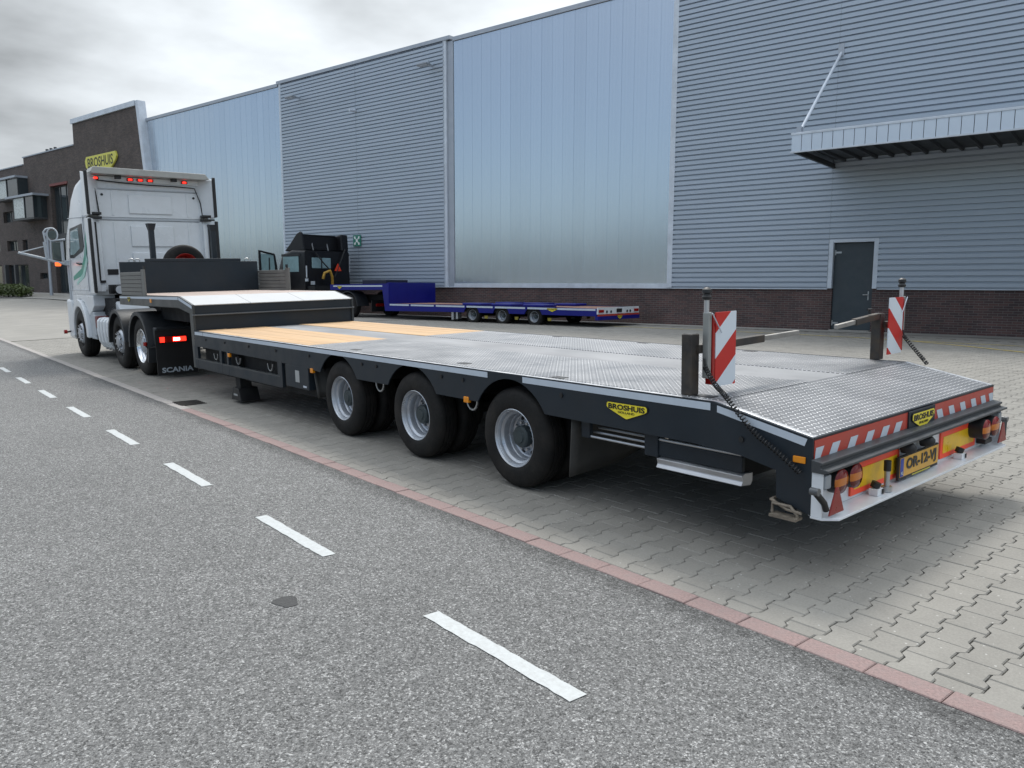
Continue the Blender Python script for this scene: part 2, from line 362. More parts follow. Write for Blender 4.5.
for xc, yc, half in places:
    X = kerb_x(yc, XK2) + xc; Z = apron_z(X, yc)
    if (cam_size(X, yc, Z) == 0) and (X*X+yc*yc > 16): 
        d = math.hypot(X, yc)
        if d > 9: pass
    recs.append((cam_size(X, yc, Z) if not (2.0 < yc < 12 and X > XL+.4 and X < XL+2.4) else 0, X, yc, Z, half))
recs.sort(key=lambda r: -r[0])
def paver_tf(X, Y, Z, r):
    x = X - XK2; slope = math.atan((apron_z(X+.1, Y)-apron_z(X-.1, Y))/.2)
    return (X+r.uniform(-.0012,.0012), Y+r.uniform(-.0012,.0012), Z+r.uniform(-.002,.001)), (r.uniform(-.006,.006), -slope+r.uniform(-.005,.005), -RY+r.uniform(-.006,.006))
def mk(name, v, f, m): me = bpy.data.meshes.new(name); me.from_pydata([tuple(a) for a in v], [], f); me.update(); me.materials.append(m); return me
pv_me, pvh_me = mk('paver', full_v, full_f, M_PAV), mk('paver', half_v, half_f, M_PAV)
R_ = random.Random(3)
for sz, X, Y, Z, half in recs[:300]:
    loc, rot = paver_tf(X, Y, Z, R_); place('paver', pvh_me if half else pv_me, None, apron, loc, rot)
V, F, off = [], [], 0
for sz, X, Y, Z, half in recs[300:]:
    loc, rot = paver_tf(X, Y, Z, R_); v, f = (half_v, half_f) if half else (full_v, full_f)
    rm = np.array(Euler(rot).to_matrix()); V.append(v @ rm.T + np.array(loc)); F += [tuple(i+off for i in ff) for ff in f]; off += len(v)
me = bpy.data.meshes.new('paver_field'); me.from_pydata(np.vstack(V).tolist(), [], F); me.update()
stuff(place('paver_field', me, M_PAV, apron))
# concrete strip and yellow lines along the hall
M_YEL = mat('yellow_paint', (.62,.47,.10), .7, var=.15, scale=20, dirt=(.3,.28,.24), dirt_amt=.9, dscale=7)
def wall_strip(name, s0, s1, d0, d1, dz, m):
    mb = MB(); P = []
    for d in (d0, d1): P.append([(lambda b: (b.x, b.y, apron_z(b.x, b.y)+dz))(B(s, d, 0)) for s in np.linspace(s0, s1, 40)])
    mb.grid(P); return struct(mb.build(name, m))
wall_strip('concrete_strip', -20, 34, -.9, .02, .012, mat('concrete', (.30,.29,.27), .85, var=.15, scale=4, dirt=(.2,.19,.17), dirt_amt=.6, dscale=2, bump=.2, bscale=60))
def painted_line(pts, w):
    P = [[], []]
    for i, (s, d) in enumerate(pts):
        a, b = pts[max(0,i-1)], pts[min(len(pts)-1,i+1)]; t = Vector((b[0]-a[0], b[1]-a[1])).normalized()
        for k, q in enumerate((-w/2, w/2)): v = B(s-t.y*q, d+t.x*q, 0); P[k].append((v.x, v.y, apron_z(v.x, v.y)+.0075))
    return struct(MB().grid(P).build('yellow_line', M_YEL))
painted_line([(-3,-9.2),(-1,-7.6),(.4,-6.4),(1.65,-5.34),(2.8,-4.3),(4.1,-3.3),(5.5,-2.85),(7,-2.6),(10,-2.3),(14,-2.2)], .1)
painted_line([(-12,-3.6),(-6,-3.57),(0,-3.53),(1.82,-3.5),(4.1,-3.25)], .09)
# ------------------------------------------------------------------ the hall
def brick_mat(name, c1, c2, mortar):
    m = mat(name, c1, .85); t, p, N, K, MA = node_helpers(m)
    c = N('ShaderNodeTexCoord'); s = N('ShaderNodeSeparateXYZ'); K(c.outputs['Object'], s.inputs[0])
    cb = N('ShaderNodeCombineXYZ'); K(MA('ADD', s.outputs[0], s.outputs[1]), cb.inputs[0]); K(s.outputs[2], cb.inputs[1])
    br = N('ShaderNodeTexBrick'); K(cb.outputs[0], br.inputs['Vector']); br.inputs['Scale'].default_value = 1; br.inputs['Brick Width'].default_value = .222; br.inputs['Row Height'].default_value = .0655
    br.inputs['Mortar Size'].default_value = .006; br.inputs['Mortar Smooth'].default_value = .2; br.inputs['Bias'].default_value = -.1
    br.inputs['Color1'].default_value = (*c1, 1); br.inputs['Color2'].default_value = (*c2, 1); br.inputs['Mortar'].default_value = (*mortar, 1)
    n = N('ShaderNodeTexNoise'); n.inputs['Scale'].default_value = 1.1; n.inputs['Detail'].default_value = 7; K(c.outputs['Object'], n.inputs['Vector'])
    sc = N('ShaderNodeVectorMath', operation='SCALE'); K(br.outputs['Color'], sc.inputs[0]); K(MA('ADD', MA('MULTIPLY', n.outputs['Fac'], .9), .55), sc.inputs['Scale'])
    K(sc.outputs[0], p.inputs['Base Color'])
    b = N('ShaderNodeBump'); b.inputs['Strength'].default_value = .8; b.inputs['Distance'].default_value = .008; b.invert = True; K(br.outputs['Fac'], b.inputs['Height']); K(b.outputs[0], p.inputs['Normal'])
    return m
M_BRICK = brick_mat('brick_plinth', (.062,.040,.040), (.115,.062,.055), (.155,.145,.14))
M_BRICK2 = brick_mat('brick_office', (.062,.050,.046), (.105,.078,.068), (.12,.11,.105))
M_CLAD = mat('cladding', (.42,.475,.55), .42, .3, var=.04, scale=1.5, rvar=.08, dirt=(.34,.38,.43), dirt_amt=.3, dscale=.8, stretch=(.25,1,1.5))
M_TRIM = mat('white_trim', (.58,.63,.70), .45, .1, var=.06, scale=3, dirt=(.35,.37,.4), dirt_amt=.4, dscale=2)
M_COPING = mat('coping', (.38,.41,.46), .45, .4, var=.08, scale=2)
M_DARKIN = mat('dark_inside', (.02,.022,.025), .8)
M_DOOR = mat('door_paint', (.035,.048,.058), .42, var=.1, scale=2, dirt=(.06,.07,.075), dirt_amt=.5, dscale=3)
M_STEEL = mat('steel', (.45,.46,.47), .35, .9, var=.1, scale=20)
def poly_mat():
    m = mat('polycarbonate', (.5,.56,.62), .3); t, p, N, K, MA = node_helpers(m)
    for nm in ('Roughness', 'Base Color'):
        for l in list(p.inputs[nm].links): t.links.remove(l)
    c = N('ShaderNodeTexCoord'); oi = N('ShaderNodeObjectInfo')
    mp = N('ShaderNodeMapping'); mp.inputs['Scale'].default_value = (30, 1, .04); K(c.outputs['Object'], mp.inputs[0])
    n = N('ShaderNodeTexNoise'); n.inputs['Scale'].default_value = 1; n.inputs['Detail'].default_value = 3; K(mp.outputs[0], n.inputs['Vector'])
    k = MA('ADD', MA('ADD', MA('MULTIPLY', n.outputs['Fac'], .12), MA('MULTIPLY', oi.outputs['Random'], .04)), .92)
    sc = N('ShaderNodeVectorMath', operation='SCALE'); sc.inputs[0].default_value = (.60,.655,.715); K(k, sc.inputs['Scale'])
    K(sc.outputs[0], p.inputs['Base Color']); p.inputs['Metallic'].default_value = .80; p.inputs['Roughness'].default_value = .2
    b = N('ShaderNodeBump'); b.inputs['Strength'].default_value = .05; b.inputs['Distance'].default_value = .02; K(n.outputs['Fac'], b.inputs['Height']); K(b.outputs[0], p.inputs['Normal'])
    return m
M_POLY = poly_mat()
hall = thing('warehouse', 'large industrial hall with grey corrugated cladding, bluish translucent bays and brown brick plinth', 'warehouse', B(0,0,0), (0,0,BROT))
S_END0, S_END1 = -16.0, 46.7
PITCHC = .155
def corr(s0, s1, z0, z1, y, name='cladding_sheet'):
    prof = []; z = z0
    unit = [(0, .0), (.040, .0), (.044, .068), (.149, .070)]
    k = 0
    while True:
        zz_, yy = z0 + (k//4)*PITCHC + unit[k%4][0], unit[k%4][1]
        if zz_ > z1: break
        prof.append((yy, zz_)); k += 1
    prof.append((0, z1))
    mb = MB(); mb.grid([[(s, y+a, b) for a, b in prof] for s in (s0, s1)])
    return mb.build(name, M_CLAD, hall)
# body and roof behind the skin
MB().box(S_END0, S_END1, -28, -.36, -.3, ZT-.25).build('hall_body', M_DARKIN, hall)
MB().box(S_END0+.01, S_END1-.01, -28.02, -.34, ZT-.245, ZT-.12).build('roof', M_COPING, hall)
# brick plinth left and right of the door
DS0, DS1, DTOP = 5.86, 6.96, 2.79
MB().box(DS1+.001, S_END1, -.3, 0, -.3, ZC-.012).build('plinth_wall', M_BRICK, hall)
MB().box(S_END0, DS0-.001, -.3, 0, -.3, ZC-.012).build('plinth_wall', M_BRICK, hall)
CY = .015
# right bay
for a, b in ((S_END0, -9.0), (-8.995, -2.0)): corr(a, b, ZC, ZT-.14, CY)
ZDR = ZC+9*PITCHC
corr(-1.995, 5.74, ZC, ZDR, CY); corr(-1.995, 7.086, ZDR, ZT-.14, CY); corr(7.09, 12.085, ZC, ZT-.14, CY)
# left bay, set a little proud
corr(22.36, 27.7, ZC, ZT-.12, .05); corr(27.71, 33.22, ZC, ZT-.12, .05)
MB().box(22.3, 33.3, -.3, .048, ZC+.002, ZT-.13).build('bay_core', M_DARKIN, hall)
MB().box(S_END0, 12.0, -.3, .012, ZC+.002, ZT-.13).build('bay_core', M_DARKIN, hall) if False else None
def trim(s0, s1, y0, y1, z0, z1, name='corner_trim', m=None, bv=.006): return MB().box(s0, s1, y0, y1, z0, z1).build(name, m or M_TRIM, hall, bevel=bv)
trim(12.08, 12.26, -.2, .09, ZC+.001, ZT-.15)
trim(22.22, 22.40, -.2, .1, ZC+.001, ZT-.10); trim(21.90, 22.215, -.2, .03, ZC+.001, ZT-.16, m=M_COPING)
trim(33.2, 33.36, -.2, .1, ZC+.001, ZT-.10)
trim(S_END0, 12.26, -.36, .075, ZT-.145, ZT, 'roof_coping', M_COPING); trim(12.262, 21.9, -.36, .055, ZT-.2, ZT-.04, 'roof_coping', M_COPING)
trim(22.0, 33.5, -.36, .13, ZT-.118, ZT+.03, 'roof_coping', M_COPING); trim(33.502, S_END1, -.36, .055, ZT-.2, ZT-.04, 'roof_coping', M_COPING)
trim(S_END0, DS0-.13, -.05, .07, ZC-.03, ZC-.002, 'base_flashing'); trim(DS1+.13, 12.26, -.05, .07, ZC-.03, ZC-.002, 'base_flashing')
trim(12.262, 21.9, -.05, .05, ZC-.03, ZC+.13, 'base_flashing'); trim(21.902, 33.4, -.05, .115, ZC-.03, ZC-.002, 'base_flashing'); trim(33.402, S_END1, -.05, .05, ZC-.03, ZC+.13, 'base_flashing')
def panes(s0, s1, n):
    w = (s1-s0)/n; me = {}
    mb = MB(); mb.box(.0015, w-.0015, -.06, 0, 0, ZT-.2-(ZC+.14)); base = mb.mesh('translucent_panel'); base.materials.append(M_POLY)
    rb = MB(); rb.box(-.006, .006, -.03, .004, 0, ZT-.2-(ZC+.14)); rbm = rb.mesh('joint_rib'); rbm.materials.append(M_POLY)
    for i in range(n):
        r = random.Random(i*7+n)
        place('translucent_panel', base, None, hall, (s0+i*w, r.uniform(-.001,.001), ZC+.13), (0, 0, r.uniform(-.004,.004)))
        if i: place('joint_rib', rbm, None, hall, (s0+i*w, .004, ZC+.13))
    MB().box(s0, s1, -.2, -.09, ZC, ZT-.2).build('bay_core', M_DARKIN, hall)
panes(12.27, 21.89, 20); panes(33.37, S_END1, 27)
# door
dr = MB().box(DS0+.005, DS1-.005, -.12, -.06, Z0+.04, DTOP-.005).build('door', M_DOOR, hall, bevel=.006)
MB().box(DS0+.1, DS0+.13, -.06, -.05, Z0+.9, Z0+1.15).build('handle_plate', M_STEEL, dr)
MB().tube([(DS0+.115,-.05,Z0+1.05),(DS0+.115,-.005,Z0+1.05),(DS0+.25,-.005,Z0+1.05)], .012).build('handle', M_STEEL, dr, smooth=40)
for z in (Z0+.2, DTOP-.3): MB().box(DS1-.2, DS1-.02, -.06, -.045, z, z+.05).box(DS1-.05, DS1-.02, -.06, -.04, z-.05, z+.1).build('hinge', M_STEEL, dr)
MB().box(DS0, DS0+.003, -.3, -.01, Z0, DTOP).build('door_reveal', M_DOOR, hall)
trim(DS0-.125, DS0-.002, -.1, .08, ZC-.002, ZDR+.01, 'door_frame'); trim(DS1+.002, DS1+.125, -.1, .08, ZC-.002, ZDR+.01, 'door_frame'); trim(DS0-.002, DS1+.002, -.1, .075, DTOP+.005, ZDR+.01, 'door_frame')
MB().box(DS0, DS1, -.3, .18, Z0-.1, Z0+.035).build('door_step', MATS['concrete'], hall, bevel=.01)
# small wall lamps, camera, exit sign
def wall_lamp(s, z, lab):
    t = thing('wall_floodlight', lab, 'floodlight', B(s, -.15, z), (0,0,BROT), 'floodlights high on the cladding')
    MB().box(-.04,.04,-.05,.5,-.03,.03).build('arm', M_COPING, t); MB().box(-.28,.28,.35,.62,-.1,-.02).build('housing', mat('lamp_grey',(.25,.27,.3),.5,.5), t, bevel=.02)
    MB().box(-.26,.26,.37,.60,-.112,-.102).build('lens', mat('lamp_glass',(.5,.52,.55),.15), t)
    MB().cyl((0,.2,.06),2,.02,.2).build('bracket', M_COPING, t)
wall_lamp(31.7, 10.3, 'floodlight on the left corrugated bay, farther one near the translucent wall')
wall_lamp(22.95, 10.32, 'floodlight on the left corrugated bay, nearer one beside the big blue bay')
tc_ = thing('wall_camera', 'tiny pale camera halfway up the left corrugated bay', 'camera', B(27.7,-.15,9.2), (0,0,BROT))
MB().box(-.05,.05,-.02,.06,-.05,.05).build('mount', M_TRIM, tc_); MB().cyl((0,.18,-.02),1,.06,.28,12).build('body', M_TRIM, tc_, smooth=40)
sg = thing('emergency_sign', 'green and white square emergency sign on the corrugated bay behind the black truck', 'sign', B(27.75,-.155,3.53), (0,0,BROT))
MB().box(-.25,.25,-.02,.012,-.25,.25).build('board', mat('sign_green',(.02,.17,.12),.5), sg)
me = MB(); me.prism([(.03,.03),(.09,.03),(.03,.09)],1,.013,.016)
for k in range(4):
    a = k*math.pi/2+math.pi/4; d = Vector((math.cos(a),0,math.sin(a))); n_ = Vector((-math.sin(a),0,math.cos(a)))
    mb = MB(); P = [d*.09-n_*.03, d*.09+n_*.03, d*.17+n_*.03, d*.17+n_*.075, d*.27, d*.17-n_*.075, d*.17-n_*.03]; mb.add([(p.x,.015,p.z) for p in P], [tuple(range(7))]); mb.build('arrow', mat('sign_white',(.75,.8,.78),.5), sg)
MB().cyl((0,.015,0),1,.07,.004,14).build('dot', MATS['sign_white'], sg)
# canopy
CS0, CS1, CDEP, CB, CT = -14.0, 7.13, 3.45, 4.9, 5.36
can = MB().box(CS0, CS1-.02, .05, CDEP-.05, CB+.34, CB+.44).build('canopy', mat('canopy_top',(.3,.32,.35),.5,.4), hall)
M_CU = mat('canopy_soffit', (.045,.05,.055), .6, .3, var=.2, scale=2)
n = int((CS1-CS0)/.25); w = (CS1-CS0)/n
fb = MB().box(.007, w-.007, 0, .035, 0, CT-CB-.07).mesh('fascia_panel'); fb.materials.append(mat('fascia',(.56,.63,.72),.4,.2,var=.05,scale=2))
for i in range(n): place('fascia_panel', fb, None, can, (CS0+i*w, CDEP-.03, CB+.03))
MB().box(CS0, CS1, CDEP-.06, CDEP-.031, CB+.002, CT-.002).build('fascia_back', M_DARKIN, can)
MB().box(CS0, CS1+.02, CDEP-.12, CDEP+.02, CT-.04, CT+.02).build('fascia_cap', M_TRIM, can, bevel=.008); MB().box(CS0, CS1+.02, CDEP-.04, CDEP+.015, CB-.012, CB+.028).build('fascia_edge', M_TRIM, can, bevel=.005)
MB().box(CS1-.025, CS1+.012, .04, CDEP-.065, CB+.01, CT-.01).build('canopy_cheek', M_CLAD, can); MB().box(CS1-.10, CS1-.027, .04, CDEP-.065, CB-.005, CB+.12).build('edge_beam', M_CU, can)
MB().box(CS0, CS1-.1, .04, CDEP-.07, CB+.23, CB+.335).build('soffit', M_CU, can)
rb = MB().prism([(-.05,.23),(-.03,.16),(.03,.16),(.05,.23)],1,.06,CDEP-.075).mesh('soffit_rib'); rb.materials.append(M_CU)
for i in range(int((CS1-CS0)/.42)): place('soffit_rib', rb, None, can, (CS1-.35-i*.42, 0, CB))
def strut(s):
    p0, p1 = Vector((s,.05,8.07)), Vector((s+.0,CDEP-.25,CT+.05))
    MB().tube([p0,p1], .04, 12).build('tie_rod', M_TRIM, can, smooth=40); MB().box(s-.08,s+.08,.04,.1,7.95,8.3).build('tie_bracket', M_COPING, can); MB().box(s-.06,s+.06,CDEP-.36,CDEP-.2,CT,CT+.2).build('tie_bracket', M_COPING, can)
for s in (7.03, -.5, -8.0): strut(s)
# ------------------------------------------------------------------ office with brick tower
OG = .93
off = thing('office_building', 'dark brick office block with slanted white edged tower and boxy bay windows', 'building', B(0,-.35,-.045), (0,0,BROT)); off.scale = (1.0286,1,1.0286)
# tower with raked right edge
MB().prism([(44.15,OG-1),(54.16,OG-1),(54.16,11.7),(45.75,11.7)],1,-.42,0).build('tower_wall', M_BRICK2, off)
MB().prism([(45.42,11.98),(45.72,11.98),(44.1,OG-.5),(43.8,OG-.5)],1,-.42,.06).build('raked_edge', M_TRIM, off, bevel=.01)
MB().box(45.724, 54.25, -.45, .1, 11.705, 12.0).build('tower_coping', M_TRIM, off, bevel=.01)
MB().box(54.162, 62.4, -10, .0, OG-1, 10.38).build('stair_wall', M_BRICK2, off) if False else None
def wall_with(name, s0, s1, z0, z1, holes, depth=.35, y=0):
    # brick wall with rectangular openings: tiled from the hole edges
    xs_ = sorted({s0, s1, *[h[0] for h in holes], *[h[1] for h in holes]}); zs_ = sorted({z0, z1, *[h[2] for h in holes], *[h[3] for h in holes]})
    bm = MB(); cells = {}
    for i in range(len(xs_)-1):
        for j in range(len(zs_)-1):
            cx_, cz_ = (xs_[i]+xs_[i+1])/2, (zs_[j]+zs_[j+1])/2
            cells[i, j] = not any(h[0] < cx_ < h[1] and h[2] < cz_ < h[3] for h in holes)
    for (i, j), on in cells.items():
        if not on: continue
        a, b, c, d = xs_[i], xs_[i+1], zs_[j], zs_[j+1]
        bm.add([(a,y,c),(b,y,c),(b,y,d),(a,y,d)], [(0,1,2,3)])
        for di, dj, q in ((-1,0,[(a,c),(a,d)]),(1,0,[(b,c),(b,d)]),(0,-1,[(a,c),(b,c)]),(0,1,[(a,d),(b,d)])):
            if not cells.get((i+di, j+dj), False): bm.add([(q[0][0],y,q[0][1]),(q[1][0],y,q[1][1]),(q[1][0],y-depth,q[1][1]),(q[0][0],y-depth,q[0][1])], [(0,1,2,3)])
    return bm.build(name, M_BRICK2, off)
M_GLASS = mat('window_glass', (.03,.04,.045), .06, 0, var=.2, scale=.6, spec=.9); M_FRAME = mat('window_frame', (.05,.052,.055), .5)
ent = (55.5, 58.2, OG, 8.26); HB = [ent, (59.6,60.95,1.9,2.32)]
wall_with('stair_wall', 54.165, 62.4, OG-1, 10.38, HB)
HC = [(62.75,63.65,3.95,4.72),(64.6,66.6,3.97,4.72),(62.67,63.62,8.1,8.9),(65.1,66.9,6.07,6.86),(62.9,66.8,OG,2.95),(68,70,3.97,4.72),(68,71,OG,2.95),(68,70,6.07,6.86)]
wall_with('wing_wall', 62.405, 80, OG-1, 9.9, HC)
MB().box(54.18, 79.9, -10, -.36, OG-1, 9.85).build('office_core', M_DARKIN, off); MB().box(54.18, 62.35, -10, -.355, 9.86, 10.37).build('stair_core', M_BRICK2, off)
MB().box(54.17, 62.5, -10, .05, 10.385, 10.46).build('coping', M_COPING, off); MB().box(62.51, 80, -10, .05, 9.905, 9.98).build('coping', M_COPING, off)
def window(h, y=-.25, mull=1):
    f_ = MB().box(h[0],h[1],y-.05,y,h[2],h[3]); o = f_.build('window', M_GLASS, off)
    MB().box(h[0],h[0]+.06,y,y+.04,h[2],h[3]).box(h[1]-.06,h[1],y,y+.04,h[2],h[3]).box(h[0]+.06,h[1]-.06,y,y+.04,h[2],h[2]+.06).box(h[0]+.06,h[1]-.06,y,y+.04,h[3]-.06,h[3]).build('frame', M_FRAME, o)
    for k in range(1, mull): s = h[0]+(h[1]-h[0])*k/mull; MB().box(s-.03,s+.03,y,y+.035,h[2]+.06,h[3]-.06).build('mullion', M_FRAME, o)
    return o
for h in HC: window(h, mull=2 if h[1]-h[0] > 1.5 else 1)
window(HB[1]); window((55.5,58.2,4.9,8.1), -.3, 3); window((55.5,58.2,OG,4.5), -.3, 3)
MB().box(55.5,58.2,-.34,-.2,4.5,4.9).build('spandrel', M_FRAME, off); MB().box(55.45,58.25,-.2,.04,8.1,8.255).build('lintel', mat('red_steel',(.16,.03,.025),.5), off)
# boxed bay windows
def bay(s0, s1, z0, z1, dep, slab):
    b_ = MB().box(s0,s1,.003,dep,z0,z0+.12).build('bay_window', M_FRAME, off)
    MB().box(*slab, .003, dep+.15, z1, z1+.14).build('bay_roof', M_COPING, b_)
    MB().box(s0+.02, s1-.02, .003, dep-.05, z0+.121, z1-.002).build('bay_glass', M_GLASS, b_)
    MB().box(s0+(s1-s0)*.46, s1-.03, dep-.048, dep-.02, z0+.15, z1-.05).build('blind_panel', mat('pale_panel',(.50,.54,.53),.3), b_)
    for s in (s0, s0+(s1-s0)*.44, s1-.06): MB().box(s, s+.06, dep-.047, dep, z0+.12, z1-.001).build('post', M_FRAME, b_)
bay(58.9, 62.4, 5.95, 7.5, .9, (58.5, 63.4)); bay(61.9, 66.5, 7.52, 8.95, .7, (61.85, 66.6))
for s in (59.76, 59.1, 58.42): MB().cyl((s,-.6,10.6),2,.1,.4,12).build('flue', M_FRAME, off)
for s in (64.3, 66.2): MB().box(s-.12,s+.12,.2,.44,OG-.2,2.95).build('porch_column', M_FRAME, off)
# sign with lettering
def shield(hw, h, r=.0, flat=.22):      # the rounded wedge of the maker's badge: wide top, point at the bottom
    return [(-hw+.06*hw, h*.5), (hw-.06*hw, h*.5), (hw, h*.40), (hw, h*.18), (hw*.90, h*.06), (.07*hw, -h*.47), (0, -h*.5), (-.07*hw, -h*.47), (-hw*.90, h*.06), (-hw, h*.18), (-hw, h*.40)]
M_YELB = mat('badge_yellow', (.80,.66,.035), .35, var=.04); M_BLACKP = mat('badge_black', (.008,.008,.009), .4)
M_YELS = mat('sign_yellow', (.62,.58,.10), .5, var=.05)
sgn = thing('wall_sign', 'yellow tapering sign with black lettering high on the brick tower', 'sign', B(51.75,-.37,9.12), (0,0,BROT))
MB().prism([(-2.05,.55),(1.95,.55),(2.15,.3),(2.05,-.1),(.1,-1.2),(-.2,-1.2),(-2.0,0),(-2.2,.25)],1,.0,.12).build('board', M_YELS, sgn, bevel=.02)
def letters(body, w, h, m, parent, loc, rot, bold=.0, name='lettering', sp=1.0):
    me = text_mesh(body, w, h, bold, sp); return place(name, me, m, parent, loc, rot)
letters('BROSHUIS', 3.5, .62, mat('sign_dark',(.06,.06,.03),.6), sgn, (0,.123,.12), (math.pi/2,0,math.pi), .02)
# terrace, hedge, lamp post near the office
# ------------------------------------------------------------------ low loader trailer (local: x across, y forward from the rear end, z up)
TILT = (0, -math.atan(SL), 0)
TBASE = (XC, YR, SL*(XC-XK2))
tr = thing('low_loader_trailer', 'charcoal three axle low loader trailer with checker plate deck coupled to the white truck', 'trailer', TBASE, TILT)
M_DG = mat('charcoal_paint', (.013,.0205,.029), .42, var=.12, scale=3, spec=.34, dirt=(.03,.031,.033), dirt_amt=.4, dscale=2.2)
M_DGF = mat('frame_paint', (.036,.043,.047), .36, var=.12, scale=3, spec=.45, dirt=(.06,.058,.054), dirt_amt=.5, dscale=2.5)
M_UND = mat('underbody', (.006,.0065,.0075), .75, var=.3, scale=5)
M_RUB = mat('tyre_rubber', (.0085,.0083,.0082), .72, var=.25, scale=8, spec=.3, dirt=(.034,.029,.025), dirt_amt=.6, dscale=5, bump=.25, bscale=50)
M_RIM = mat('rim_silver', (.44,.47,.515), .34, .55, var=.08, scale=9, dirt=(.24,.23,.22), dirt_amt=.5, dscale=6)
M_HUB = mat('hub_dark', (.05,.065,.07), .5, .3)
M_BLK = mat('black_plastic', (.012,.012,.013), .5)
M_REFL = mat('white_reflector', (.50,.56,.63), .42, var=.04, scale=10)
M_ALU = mat('aluminium', (.55,.56,.58), .38, .75, var=.12, scale=4, dirt=(.36,.36,.37), dirt_amt=.5, dscale=2.5)
M_ALUD = mat('aluminium_dull', (.235,.24,.25), .55, .35, var=.2, scale=2.5, dirt=(.15,.15,.16), dirt_amt=.7, dscale=3, stretch=(1,.35,1))
M_AMB = mat('amber_lens', (.75,.26,.01), .22, var=.05); M_REDL = mat('red_lens', (.30,.008,.006), .18, var=.1, scale=30)
M_WHT = mat('bumper_white', (.72,.75,.78), .35, var=.05, scale=5, coat=.3, dirt=(.5,.5,.5), dirt_amt=.35, dscale=6)
M_REDR = mat('red_reflector', (.42,.045,.028), .4, var=.06); M_REDF = mat('fluor_red', (.95,.085,.035), .45); M_YREF = mat('yellow_reflector', (.80,.48,.015), .35, var=.12, scale=14)
def checker_mat():
    m = mat('checker_plate', (.5,.5,.52), .35); t, p, N, K, MA = node_helpers(m)
    for nm in ('Roughness', 'Base Color'):
        for l in list(p.inputs[nm].links): t.links.remove(l)
    c = N('ShaderNodeTexCoord'); s = N('ShaderNodeSeparateXYZ'); K(c.outputs['Object'], s.inputs[0])
    q = .036; u = MA('DIVIDE', s.outputs[0], q); v = MA('DIVIDE', s.outputs[1], q)
    par = MA('MODULO', MA('ADD', MA('ADD', MA('FLOOR', u), MA('FLOOR', v)), 4000.0), 2.0)
    fu, fv = MA('SUBTRACT', MA('FRACT', u), .5), MA('SUBTRACT', MA('FRACT', v), .5)
    a, b = MA('MULTIPLY', MA('ADD', fu, fv), .7071), MA('MULTIPLY', MA('SUBTRACT', fu, fv), .7071)
    A = MA('ADD', MA('MULTIPLY', a, par), MA('MULTIPLY', b, MA('SUBTRACT', 1, par))); Bq = MA('ADD', MA('MULTIPLY', b, par), MA('MULTIPLY', a, MA('SUBTRACT', 1, par)))
    r = MA('ADD', MA('POWER', MA('DIVIDE', A, .36), 2), MA('POWER', MA('DIVIDE', Bq, .17), 2))
    mr = N('ShaderNodeMapRange', interpolation_type='SMOOTHSTEP'); K(r, mr.inputs[0]); mr.inputs[1].default_value = .35; mr.inputs[2].default_value = 1.1; mr.inputs[3].default_value = 1; mr.inputs[4].default_value = 0
    h = mr.outputs[0]
    n = N('ShaderNodeTexNoise'); n.inputs['Scale'].default_value = 2.2; n.inputs['Detail'].default_value = 7; K(c.outputs['Object'], n.inputs['Vector'])
    n2 = N('ShaderNodeTexNoise'); n2.inputs['Scale'].default_value = 40; n2.inputs['Detail'].default_value = 3; K(c.outputs['Object'], n2.inputs['Vector'])
    w = MA('MULTIPLY', h, MA('ADD', MA('MULTIPLY', n2.outputs['Fac'], .6), .65))
    mx = N('ShaderNodeMix', data_type='RGBA'); K(w, mx.inputs[0]); mx.inputs[6].default_value = (.175,.18,.19,1); mx.inputs[7].default_value = (.66,.66,.67,1)
    sc = N('ShaderNodeVectorMath', operation='SCALE'); K(mx.outputs[2], sc.inputs[0]); K(MA('ADD', MA('MULTIPLY', n.outputs['Fac'], .7), .62), sc.inputs['Scale'])
    K(sc.outputs[0], p.inputs['Base Color']); p.inputs['Metallic'].default_value = .62
    K(MA('SUBTRACT', MA('ADD', MA('MULTIPLY', n.outputs['Fac'], .25), .32), MA('MULTIPLY', h, .08)), p.inputs['Roughness'])
    bp = N('ShaderNodeBump'); bp.inputs['Strength'].default_value = .8; bp.inputs['Distance'].default_value = .0025; K(h, bp.inputs['Height']); K(bp.outputs[0], p.inputs['Normal'])
    return m
M_CHK = checker_mat()
def lens_mat():
    m = mat('tail_lens', (.3,.01,.01), .15); t, p, N, K, MA = node_helpers(m)
    for l in list(p.inputs['Base Color'].links): t.links.remove(l)
    c = N('ShaderNodeTexCoord'); s = N('ShaderNodeSeparateXYZ'); K(c.outputs['Object'], s.inputs[0])
    cr = N('ShaderNodeValToRGB'); K(MA('DIVIDE', MA('SUBTRACT', s.outputs[2], .438), .14), cr.inputs[0]); cr.color_ramp.interpolation = 'CONSTANT'
    e = cr.color_ramp.elements; e[0].color = (.10,.006,.006,1); e[1].position = .34; e[1].color = (.50,.15,.02,1); a = e.new(.64); a.color = (.20,.01,.008,1)
    K(cr.outputs[0], p.inputs['Base Color']); return m
M_LENS = lens_mat()
def wood_mat(name, col, sx=(14, .7, 6)):
    return mat(name, col, .7, var=.16, scale=1.0, stretch=sx, dirt=(col[0]*.55,col[1]*.5,col[2]*.45), dirt_amt=.5, dscale=.8, bump=.15, bscale=3)
M_WOOD = wood_mat('deck_wood', (.53,.345,.185)); M_PLY = wood_mat('gooseneck_ply', (.42,.34,.30), (1.5,.6,2))
ZD = .887; YF = .615; ZR = .764; YG = 9.35; AX = (2.426, 3.775, 5.124); RW = .389
